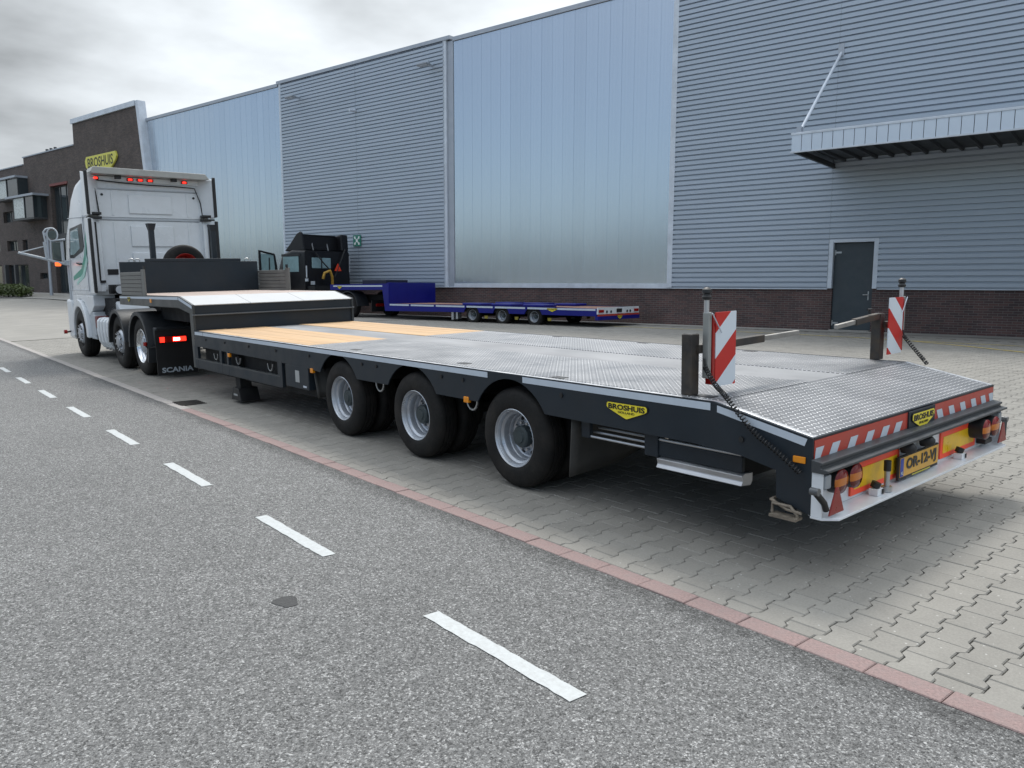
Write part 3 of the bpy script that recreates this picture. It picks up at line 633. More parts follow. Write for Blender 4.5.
# side plates with wheel arches
def arc(yc, r, zc, z0):
    dy = math.sqrt(r*r-(z0-zc)**2); t0 = math.acos(dy/r); return [(yc-r*math.cos(t), zc+r*math.sin(t)) for t in np.linspace(t0, math.pi-t0, 15)]
def side_poly(out):
    P = [(0, ZR), (0, .352), (.2, .41), (.205, .56), (.42, .602), (.75, .622)]
    for k, yc in enumerate(AX): P += arc(yc, .458, .389, .63)
    P += [(5.9,.655), (YG-.002,.672), (YG-.002, ZD), (YF, ZD)]
    return P
for sx in (-1, 1):
    o = MB().prism(side_poly(0), 0, sx*1.275, sx*1.262).build('side_rail', M_DG, tr)
    for y0, y1 in ((.03,.585),):
        za, zb = ZR+(ZD-ZR)*y0/YF, ZR+(ZD-ZR)*y1/YF
        MB().add([(sx*1.2775,y0,za-.012),(sx*1.2775,y1,zb-.012),(sx*1.2775,y1,zb-.052),(sx*1.2775,y0+.015,za-.052)], [(0,1,2,3)]).build('reflective_strip', M_REFL, tr)
    for y0, y1 in ((.63,2.27),(2.68,9.0),(9.01,9.33)):
        MB().add([(sx*1.2775,y0,ZD-.009),(sx*1.2775,y1,ZD-.009),(sx*1.2775,y1,ZD-.053),(sx*1.2775,y0,ZD-.053)], [(0,1,2,3)]).build('reflective_strip', M_REFL, tr)
    for y in (1.86,3.0,3.3,4.35,4.62,5.75,6.6,7.4,8.2,8.9,.42):
        MB().cyl((sx*1.279,y,ZD-.10-(.09 if y<.5 else 0)),0,.016,.012,10).build('bolt', M_BLK, tr, smooth=40)
    # lower side frame with slots, in front
    MB().box(sx*1.275,sx*1.235,6.50,YG+.04,.36,.485).build('lower_frame', M_DG, tr, bevel=.006)
    MB().box(sx*1.277,sx*1.240,6.52,YG+.02,.486,.50).build('frame_lip', M_DGF, tr)
    for y0, y1 in ((6.46,6.58),(8.10,8.16),(8.34,8.42),(9.26,YG+.04)): MB().box(sx*1.2762,sx*1.24,y0,y1,.37,.675).build('frame_post', M_DG, tr)
    for y in (8.75,7.95,6.95,2.98,4.42):
        MB().tube([(sx*1.2,y+.07*math.cos(t),.60+(.02 if y<5 else 0)-.085*abs(math.sin(t))) for t in np.linspace(0,math.pi,9)], .011, 6).build('lashing_ring', M_STEEL, tr, smooth=60)
for sx in (-1,1): MB().box(sx*1.13,sx*1.10,5.7,YG+.02,.30,.70).build('dark_slot_backing', M_UND, tr)  # dark panels added behind the frame slots so they look dark inside
# deck structure
MB().box(-1.261,1.261,YF+.0,YG-.003,.862,ZD-.012).build('deck_frame', M_DG, tr); MB().box(-.86,.86,YF+.3,YG-.05,.79,.8615).build('deck_subframe', M_UND, tr)
MB().prism([(YF,.79),(YF,ZD-.012),(.004,ZR-.012),(.004,.60)],0,-1.261,1.261).build('tail_frame', M_DG, tr)
def plate(x0, x1, y0, y1, z, m, name='tread_plate'):
    return MB().box(x0+.0015,x1-.0015,y0+.0015,y1-.0015,z-.011,z+.001).build(name, m, tr, bevel=.0015, seg=1)
segs = [(YF+.006,2.72),(2.72,4.64),(4.64,5.86)]
for a, b in segs:
    plate(-1.215,-.215,a,b,ZD,M_CHK); plate(.305,1.235,a,b,ZD,M_CHK)
plate(-.215,.305,YF+.006,YG-.01,ZD-.004,M_ALUD,'centre_plate')
plate(-1.262,-1.215,YF+.006,YG-.01,ZD-.003,M_ALU,'edge_trim'); plate(1.235,1.262,YF+.006,YG-.01,ZD-.003,M_ALU,'edge_trim')
for x0, x1 in ((-1.215,-.215),(.305,1.235)):
    n = 5; w = (x1-x0)/n
    for k in range(n):
        MB().box(x0+k*w+.003,x0+(k+1)*w-.003,5.866,YG-.01,ZD-.014+.0,ZD+.001+random.uniform(-.002,.002)).build('plank', M_WOOD, tr, bevel=.003, seg=1)
# sloping tail plate
sl_ = math.atan((ZD-ZR)/YF); ln = math.hypot(YF, ZD-ZR)
o = MB().box(-1.225,1.225,.012,ln-.006,-.011,.001).build('tail_plate', M_CHK, tr, loc=(0,0,ZR), rot=(sl_,0,0))
for sx in (-1,1): MB().box(sx*1.262,sx*1.228,.006,ln-.004,-.012,.004).build('tail_trim', M_ALU, tr, loc=(0,0,ZR), rot=(sl_,0,0), bevel=.002)
MB().box(-1.262,1.262,-.002,.011,-.02,.003).build('tail_edge', M_DG, tr, loc=(0,0,ZR), rot=(sl_,0,0))
for x, y in ((-1.10,3.21),(-1.17,1.99),(1.2,3.21),(1.2,4.48),(-1.12,5.0),(-1.15,.75),(1.18,1.95)):
    MB().box(x-.035,x+.035,y-.06,y+.06,ZD+.0012,ZD+.004).build('lashing_pocket', M_BLK, tr)
# chassis beams, cross members, axles
for sx in (-1,1): MB().box(sx*.52,sx*.42,.3,9.3,.44,.78).build('chassis_beam', M_UND, tr)
for y in (.5,1.3,1.9,3.1,4.45,5.75,6.5,7.4,8.3,9.1): MB().box(-1.24,1.24,y-.05,y+.05,.64,.785).build('cross_member', M_UND, tr)
tyre_prof = [(.022,.212),(.004,.228),(-.003,.255),(-.004,.285),(-.002,.325),(.006,.352),(.016,.368),(.03,.3795),(.048,.386),(.062,.388),(.064,.379),(.072,.379),(.074,.389),(.10,.3895),(.102,.380),(.11,.380),(.112,.3895),(.138,.389),(.14,.379),(.148,.379),(.15,.388),(.164,.386),(.182,.3795),(.196,.368),(.206,.352),(.214,.325),(.214,.285),(.214,.255),(.208,.228),(.19,.212)]
rim_prof = [(.026,.210),(.010,.214),(.001,.222),(.004,.226),(.012,.221),(.017,.208),(.030,.202),(.044,.199),(.056,.184),(.062,.181),(.108,.178),(.114,.182),(.120,.176),(.146,.168),(.152,.158),(.150,.14),(.138,.122),(.132,.112),(.132,.0)]
def wheel_proto(name, tyre_s, parent):
    tm = MB().lathe(tyre_prof, axis=0, seg=56, closed=True).mesh('tyre'); tm.shade_smooth(); tm.set_sharp_from_angle(angle=math.radians(50)); tm.materials.append(M_RUB)
    tm.transform(Matrix.Diagonal((1,tyre_s,tyre_s,1)))
    w_ = place(name, tm, None, parent)
    rim = MB().lathe(rim_prof, axis=0, seg=48).build('rim', M_RIM, w_, smooth=35); rim.data.transform(Matrix.Diagonal((1,tyre_s,tyre_s,1)))
    hub = MB().lathe([(.131,.085),(.075,.085),(.062,.075),(.06,.05),(.05,.045),(.048,0)], axis=0, seg=24).build('hub', M_HUB, w_, smooth=35)
    nuts = MB()
    for k in range(10): a = k*math.pi/5; MB().cyl((.118,.105*math.cos(a),.105*math.sin(a)),0,.012,.03,6).build('wheel_nut', M_STEEL, w_)
    for k in range(8): a = (k+.5)*math.pi/4; MB().cyl((.148,.138*math.cos(a),.138*math.sin(a)),(1,-.5*math.cos(a),-.5*math.sin(a)),.017,.014,10).build('hand_hole', M_BLK, w_)
    return w_
wp = wheel_proto('wheel', 1.0, tr); wp.location = (-1.243, AX[0], RW)
for k, y in enumerate(AX):
    if k: copy_to(wp, tr, (-1.243,y,RW), (k*1.1,0,0))
    copy_to(wp, tr, (1.243,y,RW), (0,0,math.pi))
    tm = wp.data
    place('inner_tyre', tm, None, tr, (-1.0,y,RW)); place('inner_tyre', tm, None, tr, (1.0,y,RW), (0,0,math.pi))
    MB().cyl((0,y,RW),0,.07,1.6,14).build('axle', M_UND, tr); MB().cyl((-.72,y,RW),0,.2,.2,20).build('brake_drum', M_UND, tr); MB().cyl((.72,y,RW),0,.2,.2,20).build('brake_drum', M_UND, tr)
MB().box(-1.25,1.25,AX[0]-.5,AX[2]+.5,.8585,.861).build('wheel_well_roof', M_UND, tr)
# mud flaps, behind and in front of the axle group
def flap(y, x0, x1, z0, z1, lean):
    P = []
    for i in range(9):
        x = x0+(x1-x0)*i/8; P.append([(x, y+lean*(z1-z)/(z1-z0)+.015*math.sin(i*1.1), z+ (0 if z>z0+1e-6 else .10*(i/8)**2)) for z in np.linspace(z0,z1,5)])
    mb = MB().grid(P); o = mb.build('mud_flap', mat('flap_rubber',(.045,.044,.042),.6,var=.25,scale=4,dirt=(.09,.085,.075),dirt_amt=.6,dscale=3), tr, smooth=60)
    s_ = o.modifiers.new('solid','SOLIDIFY'); s_.thickness = .008
flap(1.80,-1.24,-.35,.20,.63,.03); flap(1.80,1.22,.35,.27,.63,.03); flap(5.74,-1.25,-.95,.33,.70,-.1)
# stowed ramp rods and under-run guard between wheels and tail
MB().box(-1.205,-1.17,1.66,1.74,.50,.625).build('rod_bracket', M_DG, tr, bevel=.004)
for k in range(5): MB().tube([(-1.19+.05*k,1.05,.513+.022*k),(-1.19+.05*k,1.68,.513+.022*k)], .0095, 8).build('stow_rod', M_ALU, tr, smooth=40)
MB().box(-1.215,-1.14,1.06,1.17,.47,.615).build('rod_bracket', M_DG, tr, bevel=.006); MB().cyl((-1.2,1.12,.64),2,.012,.1,8).build('lock_pin', M_STEEL, tr, smooth=40)
MB().box(-1.205,-1.175,.46,1.08,.482,.575).build('guard_panel', M_DG, tr, bevel=.004)
MB().tube([(-1.195,.47,.585),(-1.195,1.07,.585)], .011, 10).build('guard_tube', M_ALU, tr, smooth=40)
MB().prism([(-1.215,.405),(-1.12,.395),(-1.10,.42),(-1.10,.47),(-1.18,.478),(-1.21,.462),(-1.20,.43)],1,.455,1.075).build('guard_profile', M_ALU, tr, bevel=.004)
MB().box(-1.165,-.3,.47,.5,.44,.6).build('guard_end', M_UND, tr)
for y in (.75,.95,1.2): MB().tube([(-1.0,y+.09*math.cos(t),.60+.09*math.sin(t)) for t in np.linspace(3.2,6.2,9)], .012, 6).build('air_hose', M_BLK, tr, smooth=60)
# rear side: orange lamp, loop step, small handle
MB().box(-1.285,-1.276,.035,.105,.625,.66).build('side_marker_lamp', M_AMB, tr, bevel=.003)
for y in (8.08,5.70,2.96): MB().box(-1.283,-1.25,y-.03,y+.035,.605,.655).build('side_marker_lamp', M_AMB, tr, bevel=.006)
MB().tube([(-1.20,.22,.40),(-1.29,.22,.40),(-1.30,.12,.365),(-1.30,.04,.36),(-1.30,.04,.355)], .009, 8).build('lever', mat('rusty_steel',(.24,.205,.165),.7,.5,var=.35,scale=25), tr, smooth=50)
MB().tube([(-1.30,.205,.335),(-1.30,.205,.385),(-1.30,.10,.385),(-1.30,.06,.345),(-1.30,.06,.325)], .009, 8).box(-1.335,-1.265,.05,.205,.318,.332).build('loop_step', MATS['rusty_steel'], tr, smooth=50)
MB().box(-1.25,-1.2,.09,.16,.33,.55).build('step_bracket', M_DG, tr)
# rear end: red and white marking, cross profile, white bumper
MB().box(-1.262,1.262,-.003,.003,.642,.752).build('marking_strip', M_REDR, tr)
for x in (-1.235,-1.06,-.86,-.66,-.47,-.30): MB().add([(max(-1.26,x-.055),-.0045,.648),(x+.03,-.0045,.648),(x+.07,-.0045,.712),(x-.015,-.0045,.712)],[(0,1,2,3)]).build('white_mark', M_REFL, tr)
for x in (.33,.52,.71,.90,1.08,1.235): MB().add([(x-.03,-.0045,.65),(min(1.26,x+.055),-.0045,.65),(min(1.26,x+.02),-.0045,.712),(x-.065,-.0045,.712)],[(0,1,2,3)]).build('white_mark', M_REFL, tr)
bk = MB().box(-.16,.22,-.012,-.003,.60,.755).build('badge_backing', M_DG, tr)
def badge(parent, c, hw, h, rot, facing='rear'):
    e = MB().prism([(a,b) for a,b in shield(hw,h)],1,-.002,.002).build('maker_badge', M_BLACKP, parent, loc=c, rot=rot)
    MB().prism([(a*.955,b*.92+.001) for a,b in shield(hw,h)],1,-.0035,-.0022).build('badge_field', M_YELB, e)
    letters('BROSHUIS', hw*1.74, h*.33, M_BLACKP, e, (0,-.0037,h*.24), (math.pi/2,0,0), .03)
    letters('HOLLAND', hw*.78, h*.13, M_BLACKP, e, (0,-.0037,-h*.07), (math.pi/2,0,0))
badge(tr, (.035,-.016,.682), .165, .118, (0,0,0))
badge(tr, (-1.2795,1.262,.745), .175, .105, (0,0,-math.pi/2))
MB().prism([(0,.588),(-.07,.588),(-.095,.598),(-.095,.610),(-.05,.615),(-.05,.628),(-.06,.632),(-.06,.646),(-.03,.65),(0,.655)],0,-1.285,1.285).build('cross_profile', mat('profile_grey',(.06,.065,.07),.5,.3,var=.2,scale=8), tr, bevel=.002, seg=1)
MB().box(-1.274,1.274,.004,.012,.352,.60).build('bumper', M_WHT, tr)
MB().prism([(-1.274,.004),(-1.274,-.06),(-1.21,-.125),(1.21,-.125),(1.274,-.06),(1.274,.004)],2,.338,.352).build('bumper_lip', M_WHT, tr, bevel=.002, seg=1)
MB().box(-1.274,-1.265,-.06,.003,.3525,.60).build('bumper_cheek', M_WHT, tr); MB().box(1.265,1.274,-.06,.003,.3525,.60).build('bumper_cheek', M_WHT, tr)
for x0, x1 in ((-.86,-.26),(.355,.955)):
    b_ = MB().box(x0,x1,-.008,.003,.372,.548).build('reflector_board', M_REDF, tr); MB().box(x0+.035,x1-.035,-.0105,-.0085,.405,.516).build('board_field', M_YREF, b_)
for x, dp in ((-1.061,.05),(-.895,.05),(.875,.10),(1.04,.10)):
    zl = .508; l_ = MB().cyl((x,-dp/2,zl),1,.07,dp,24).build('tail_lamp', M_BLK, tr, smooth=40)
    MB().lathe([(-dp-.001,.070),(-dp-.010,.064),(-dp-.015,.03),(-dp-.016,0)], (x,0,zl), axis=1, seg=24).build('lens', M_LENS, l_, smooth=50)
for sx in (-1,1):
    x = sx*1.20; MB().prism([(x-.078,.372),(x+.078,.372),(x+.012,.512),(x-.012,.512)],1,-.105,-.095).build('triangle_reflector', mat('triangle_red',(.23,.02,.015),.35,var=.1,scale=40), tr, bevel=.004)
    MB().box(sx*1.262,sx*1.20,-.07,-.02,.50,.575).build('socket_box', mat('socket_grey',(.28,.30,.32),.5), tr, bevel=.008)
    MB().tube([(sx*1.275,-.085,.40),(sx*1.29,-.08,.44),(sx*1.345,-.065,.50)], .017, 8).build('lamp_stalk', M_BLK, tr, smooth=60)
    MB().cyl((sx*1.35,-.06,.51),1,.02,.045,14).build('outline_lamp', mat('lamp_grey2',(.09,.095,.10),.3), tr, smooth=40)
MB().box(1.0,1.13,-.06,.0,.375,.41).build('socket_box', M_BLK, tr, bevel=.005)
# number plate
np_ = MB().box(-.345,.225,-.045,-.028,.366,.512).build('number_plate', M_BLK, tr, bevel=.004)
MB().box(-.335,.215,-.0475,-.0455,.386,.503).build('plate_field', mat('plate_yellow',(.66,.36,.05),.45,var=.06,scale=10,dirt=(.4,.25,.08),dirt_amt=.4,dscale=15), np_)
MB().box(-.332,-.288,-.049,-.0478,.389,.50).build('plate_band', mat('plate_blue',(.02,.05,.30),.4), np_)
MB().box(-.16,.1,-.0472,-.0455,.370,.378).build('plate_dealer_strip', mat('dealer_strip',(.5,.45,.05),.4), np_)
letters('OR-12-VJ', .43, .088, M_BLACKP, np_, (-.036,-.049,.445), (math.pi/2,0,0), .036)
letters('NL', .028, .02, M_REFL, np_, (-.31,-.0495,.41), (math.pi/2,0,0), .01)
for x in (-.25,.02): MB().lathe([(-.10,.0),(-.095,.02),(-.075,.036),(-.02,.036),(-.018,0)], (x,0,.555), axis=1, seg=16).build('plate_lamp', M_BLK, tr, smooth=50)
for x in (-.66,.55):
    MB().box(x-.034,x+.034,-.085,-.03,.3525,.392).build('socket_bracket', M_WHT, tr, bevel=.004); MB().cyl((x,-.055,.41),(.2,-.3,1),.026,.034,16).build('socket_cap', M_BLK, tr, smooth=40)
    MB().box(x+.01,x+.03,-.09,-.086,.36,.388).build('socket_plate', M_BLK, tr)
MB().cyl((-.555,-.07,.42),2,.016,.12,12).cyl((-.555,-.07,.37),2,.03,.03,12).build('tow_pin', M_STEEL, tr, smooth=40); MB().cyl((-.555,-.07,.505),2,.02,.06,14).build('tow_pin_cap', M_BLK, tr, smooth=40)
# tool box, support foot
tb = MB().box(-1.272,-1.0,5.80,6.38,.40,.655).build('tool_box', M_DG, tr, bevel=.008); MB().box(-1.2745,-1.2725,6.02,6.12,.47,.60).build('box_label', mat('label_grey',(.35,.36,.36),.5), tb); MB().box(-1.2765,-1.2725,5.85,5.93,.425,.445).build('latch', M_TRIM, tb)
MB().box(-1.2,-1.05,7.95,8.1,.2,.62).build('support_leg', M_UND, tr); MB().prism([(7.86,.035),(8.19,.035),(8.12,.2),(7.93,.2)],0,-1.24,-.98).build('support_foot', M_BLK, tr, bevel=.006); MB().box(-1.245,-1.241,7.96,8.09,.1,.125).build('foot_label', MATS['label_grey'], tr)
# gooseneck
YB, ZG, ZB, YH = 9.93, 1.253, 1.37, 13.16
gp = [(YG,.36),(YG,ZG),(YB,ZB),(YH,ZB-.03),(YH,ZB-.185),(YB+.07,ZB-.165),(YG+.13,1.13),(YG+.11,.36)]
for sx in (-1,1):
    g_ = MB().prism(gp,0,sx*1.276,sx*1.245).build('gooseneck_side', M_DGF, tr)
    MB().add([(sx*1.278,YG+.02,ZG-.012),(sx*1.278,YB,ZB-.012),(sx*1.278,YB,ZB-.055),(sx*1.278,YG+.02,ZG-.055)],[(0,1,2,3)]).build('reflective_strip', M_REFL, tr)
    MB().add([(sx*1.278,YB+.02,ZB-.012),(sx*1.278,YH-.02,ZB-.042),(sx*1.278,YH-.02,ZB-.075),(sx*1.278,YB+.02,ZB-.055)],[(0,1,2,3)]).build('reflective_strip', M_REFL, tr)
MB().prism([(YG+.02,ZG-.13),(YG+.02,ZG-.016),(YB,ZB-.016),(YH,ZB-.046),(YH,ZB-.19),(YB+.1,ZB-.18)],0,-1.244,1.244).build('gooseneck_frame', M_DG, tr)
a_ = math.atan((ZB-ZG)/(YB-YG)); l_n = math.hypot(YB-YG, ZB-ZG)
for k in range(3):
    x0 = -1.262+k*.8417; MB().box(x0+.003,x0+.8387,.0,l_n-.003,-.013,.0).build('ramp_plate', mat('bright_sheet',(.40,.41,.42),.62,.2,var=.1,scale=3,dirt=(.5,.49,.48),dirt_amt=.4,dscale=2), tr, loc=(0,YG+.004,ZG), rot=(a_,0,0), bevel=.002, seg=1)
for k in range(8):
    x0 = -1.24+k*.31; MB().box(x0+.003,x0+.307,YB+.003,YH-.05,ZB-.045,ZB-.0315 + 0).build('plank', M_PLY, tr)
for o in [o for o in tr.children if o.name.startswith('plank') and o.data.materials[0] == M_PLY]: o.location.z = .03
MB().box(-1.244,1.244,YG+.015,YG+.05,1.12,ZG-.014).build('ramp_header', M_DG, tr); MB().box(-1.244,1.244,YG+.03,YG+.06,.875,1.119).build('bulkhead', M_DG, tr)
MB().box(-1.28,1.28,YG-.02,YG+.03,1.098,1.118).build('bulkhead_ledge', mat('ledge_grey',(.11,.12,.13),.4,.4), tr, bevel=.004); MB().box(-1.05,-.7,YG-.012,YG+.0,1.05,1.09).build('bulkhead_handle', M_DG, tr) if False else None
MB().box(-.95,.95,9.5,11.9,.95,1.19).build('neck_beam', M_UND, tr)
badge(tr, (-1.2795,12.55,1.28), .085, .085, (0,0,-math.pi/2)); MB().box(-1.283,-1.277,11.25,11.34,1.25,1.31).build('side_marker_lamp', M_AMB, tr)
# headboard and side boards
MB().box(-1.25,1.25,13.05,13.10,1.345,1.93).build('headboard', M_DG, tr, bevel=.006); MB().box(-.82,.92,13.045,13.105,1.931,1.985).build('headboard_top', M_DG, tr, bevel=.006)
for x in (-.95,-1.05,1.05): MB().tube([(x-.04,13.07,1.93),(x-.04,13.07,1.97),(x,13.07,1.99),(x+.04,13.07,1.97),(x+.04,13.07,1.93)], .01, 6).build('lifting_eye', M_STEEL, tr, smooth=50)
M_BOARD = mat('board_grey', (.17,.168,.158), .55, .3, var=.12, scale=5)
for sx in (-1,1):
    sb = MB().box(sx*1.262,sx*1.236,11.62,11.78,1.345,1.78).build('side_board', M_BOARD, tr, bevel=.004)
    for k in range(6): z = 1.35+k*.067; MB().box(sx*1.265,sx*1.24,11.785,13.045,z,z+.060).build('slat', M_BOARD, sb, bevel=.006)
    MB().box(sx*1.245,sx*1.215,11.66,11.70,1.78,1.84).build('post_cap', M_BLK, sb)
for x in (-.56,.56): 
    MB().cyl((x-.02,13.4,1.95),2,.06,1.2,4).build('stanchion', M_DG, tr); MB().cyl((x-.02,13.4,2.57),2,.065,.12,4,.105).build('stanchion_head', M_DG, tr)
# spare wheel behind the headboard
sw = thing('spare_wheel', 'spare tyre with red rim standing behind the dark headboard', 'wheel', (XC, YR+13.30, SL*(XC-XK2)), TILT)
tm = MB().lathe(tyre_prof, axis=0, seg=48, closed=True).mesh('tyre'); tm.shade_smooth(); tm.set_sharp_from_angle(angle=math.radians(50)); tm.materials.append(M_RUB)
place('tyre', tm, None, sw, (-.03,0,1.86), (0,0,math.pi/2)); MB().lathe(rim_prof, axis=0, seg=40).build('rim', mat('rim_red',(.42,.02,.015),.4,var=.1), sw, smooth=35, loc=(-.03,0,1.86), rot=(0,0,math.pi/2))
# ------------------------------------------------------------------ marker posts with striped boards and coiled cables
def stripe_mat(sign):
    m = mat('stripes%d' % (sign > 0), (.6,.02,.02), .4); t, p, N, K, MA = node_helpers(m)
    for l in list(p.inputs['Base Color'].links): t.links.remove(l)
    c = N('ShaderNodeTexCoord'); s = N('ShaderNodeSeparateXYZ'); K(c.outputs['Object'], s.inputs[0])
    v = MA('FRACT', MA('DIVIDE', MA('ADD', MA('ADD', s.outputs[2], MA('MULTIPLY', s.outputs[0], -.8*sign)), 31.0 - (.95+.8*1.068 if sign > 0 else 1.145+.8*1.225)), .31))
    mx = N('ShaderNodeMix', data_type='RGBA'); K(MA('LESS_THAN', v, .5), mx.inputs[0]); mx.inputs[6].default_value = (.66,.71,.76,1); mx.inputs[7].default_value = (.52,.018,.012,1)
    K(mx.outputs[2], p.inputs['Base Color']); return m
M_RUST = mat('weathered_steel', (.05,.046,.044), .6, .4, var=.4, scale=8, dirt=(.12,.085,.05), dirt_amt=.6, dscale=9)
def helix(path, turns, R, n=9):
    pts = [Vector(p) for p in path]; out = []; segl = [(pts[i+1]-pts[i]).length for i in range(len(pts)-1)]; tot = sum(segl)
    N_ = turns*n
    for i in range(N_+1):
        d = tot*i/N_; k = 0
        while k < len(segl)-1 and d > segl[k]: d -= segl[k]; k += 1
        # smooth catmull-like point
        t = d/segl[k]; p0, p1 = pts[max(0,k-1)], pts[k]; p2, p3 = pts[k+1], pts[min(len(pts)-1,k+2)]
        c = .5*((2*p1)+(p2-p0)*t+(2*p0-5*p1+4*p2-p3)*t*t+(3*p1-3*p2+p3-p0)*t**3)
        dr_ = (.5*((p2-p0)*(1-t)+(p3-p1)*t)).normalized(); u = dr_.cross(Vector((.3,.2,1))).normalized(); w = dr_.cross(u); a = 2*math.pi*i/n
        out.append(c+(u*math.cos(a)+w*math.sin(a))*R)
    return out
def marker(lab, px, bx0, bx1, sign, arm, cable):
    t = thing('marker_post', lab, 'marker board', TBASE, TILT, 'striped width markers at the rear of the trailer')
    MB().box(px,px+.075,.82,.895,ZD+.002,1.255).build('post', M_RUST, t, bevel=.004)
    MB().box(px+.008,px+.067,.828,.887,1.2545,1.2575).build('post_opening', M_BLK, t)
    a0, a1, z0, z1 = arm
    mid_ = a0+(a1-a0)*.58
    def bar(xa, xb, hw, nm, m):
        za = z0+(z1-z0)*(xa-a0)/(a1-a0); zb = z0+(z1-z0)*(xb-a0)/(a1-a0)
        vs_ = [(x,y,z+q) for x,z in ((xa,za),(xb,zb)) for y in (.85-hw,.85+hw) for q in (-hw,hw)]
        MB().add(vs_, [(0,1,3,2),(4,6,7,5),(0,4,5,1),(2,3,7,6),(0,2,6,4),(1,5,7,3)]).build(nm, m, t, bevel=.004)
    bar(a0, mid_, .024, 'sleeve', M_RUST); bar(mid_, a1, .016, 'arm', mat('galvanised',(.30,.285,.265),.5,.6,var=.2,scale=12))
    MB().cyl((a0+(mid_-a0)*.35,.85,max(z0,z1)+.045),2,.012,.03,8).cyl((a0+(mid_-a0)*.35,.85,max(z0,z1)+.06),0,.008,.07,8).build('clamp_screw', M_BLK, t)
    bd = MB().box(bx0,bx1,.748,.756,.935,1.382).build('striped_board', stripe_mat(sign), t)
    ix = bx0 if sign > 0 else bx1; s_ = -1 if sign > 0 else 1
    MB().box(ix+s_*.002,ix+s_*.028,.75,.80,.95,1.37).build('edge_reflector', M_REDL, t, bevel=.003)
    MB().box(ix+s_*.03,ix+s_*.062,.755,.80,.99,1.385).build('bracket_tube', mat('bracket_alu',(.33,.34,.33),.45,.6), t, bevel=.006)
    MB().cyl((ix+s_*.045,.785,1.42),2,.016,.09,12).build('lamp_stem', M_ALU, t, smooth=40)
    MB().lathe([(1.455,.012),(1.46,.027),(1.475,.03),(1.485,.022),(1.492,.022),(1.50,.03),(1.518,.028),(1.53,.015),(1.532,0)],(ix+s_*.045,.785,0),axis=2,seg=16).build('marker_lamp', M_BLK, t, smooth=40)
    MB().box(min(ix+s_*.09,px+.05),max(ix+s_*.02,px+.05),.80,.83,1.14,1.19).build('mount_arm', M_RUST, t)
    MB().tube(helix(cable, 46 if sign > 0 else 16, .0125), .0042, 5).build('coiled_cable', M_BLK, t, smooth=60)
    MB().tube([cable[0], (cable[0][0], cable[0][1]+.01, cable[0][2]+.05)], .006, 6).build('cable_lead', M_BLK, t)
    MB().tube([(ix+s_*.05,.74,1.38),(ix-s_*.04,.735,1.26)], .004, 5).build('tie_string', M_TRIM, t)
marker('striped width marker board on rusty post at the trailer\'s near left rear edge', -1.205, -1.068, -.86, 1, (-1.03, .04, 1.165, 1.185), [(-1.14,.77,1.06),(-1.19,.66,.97),(-1.28,.53,.93),(-1.30,.419,.837),(-1.30,.31,.741),(-1.30,.2,.676),(-1.30,.052,.577)])
marker('striped width marker board on post at the trailer\'s far right edge, by the hall door', 1.24, 1.225, 1.465, -1, (1.24, .58, 1.235, 1.19), [(1.45,.723,1.069),(1.38,.61,.98),(1.30,.50,.905),(1.28,.47,.88)])
# ------------------------------------------------------------------ white tractor unit (same local frame as the trailer)
tk = thing('tractor_truck', 'white three axle tractor truck with tall sleeper cab coupled to the charcoal trailer', 'truck', TBASE, TILT)
M_CAB = mat('cab_white', (.70,.73,.76), .32, var=.03, scale=2, coat=.4, dirt=(.52,.53,.53), dirt_amt=.35, dscale=1.6)
M_CABD = mat('cab_grey', (.42,.45,.48), .5, var=.08, scale=3)
M_FEN = mat('mudguard_plastic', (.028,.031,.035), .5, var=.15, scale=5)
M_CHR = mat('chrome', (.70,.71,.73), .16, .95, var=.08, scale=12)
GLOWR = glow('lit_red', (.9,.02,.01), 2.2); GLOWW = glow('lit_white', (1,.75,.7), 3.5)
def rrect(hw, z0, z1, r, n=5):
    P = []
    for cx_, cz_, a0 in ((hw-r,z1-r,0),(-hw+r,z1-r,90),(-hw+r,z0+r*.4,180),(hw-r,z0+r*.4,270)):
        rr = r if cz_ > (z0+z1)/2 else r*.4
        for k in range(n+1):
            a = math.radians(a0+90*k/n); P.append(((cx_ if cx_ > 0 else cx_)+ (rr*math.cos(a)) + (0 if rr == r else (r-rr)*(1 if cx_ > 0 else -1)), cz_+rr*math.sin(a)))
    return P
def loft(secs, name, m, parent, smooth=45):
    mb = MB(); n = None; rows = []
    for y, P in secs: rows.append([(a, y, b) for a, b in P])
    n = len(rows[0]); mb.add([p for r in rows for p in r], [(i*n+k, i*n+(k+1)%n, (i+1)*n+(k+1)%n, (i+1)*n+k) for i in range(len(rows)-1) for k in range(n)] + [tuple(range(n)), tuple(range((len(rows)-1)*n, len(rows)*n))])
    return mb.build(name, m, parent, smooth=smooth)
loft([(15.35,rrect(1.17,1.32,3.66,.16)),(15.6,rrect(1.215,1.30,3.68,.16)),(16.1,rrect(1.225,1.28,3.62,.2)),(16.55,rrect(1.225,1.26,3.44,.26)),(16.9,rrect(1.22,1.24,3.14,.3)),(17.3,rrect(1.21,1.22,2.75,.22)),(17.62,rrect(1.19,1.2,2.3,.2)),(17.8,rrect(1.13,1.2,1.9,.15))], 'cab', M_CAB, tk)
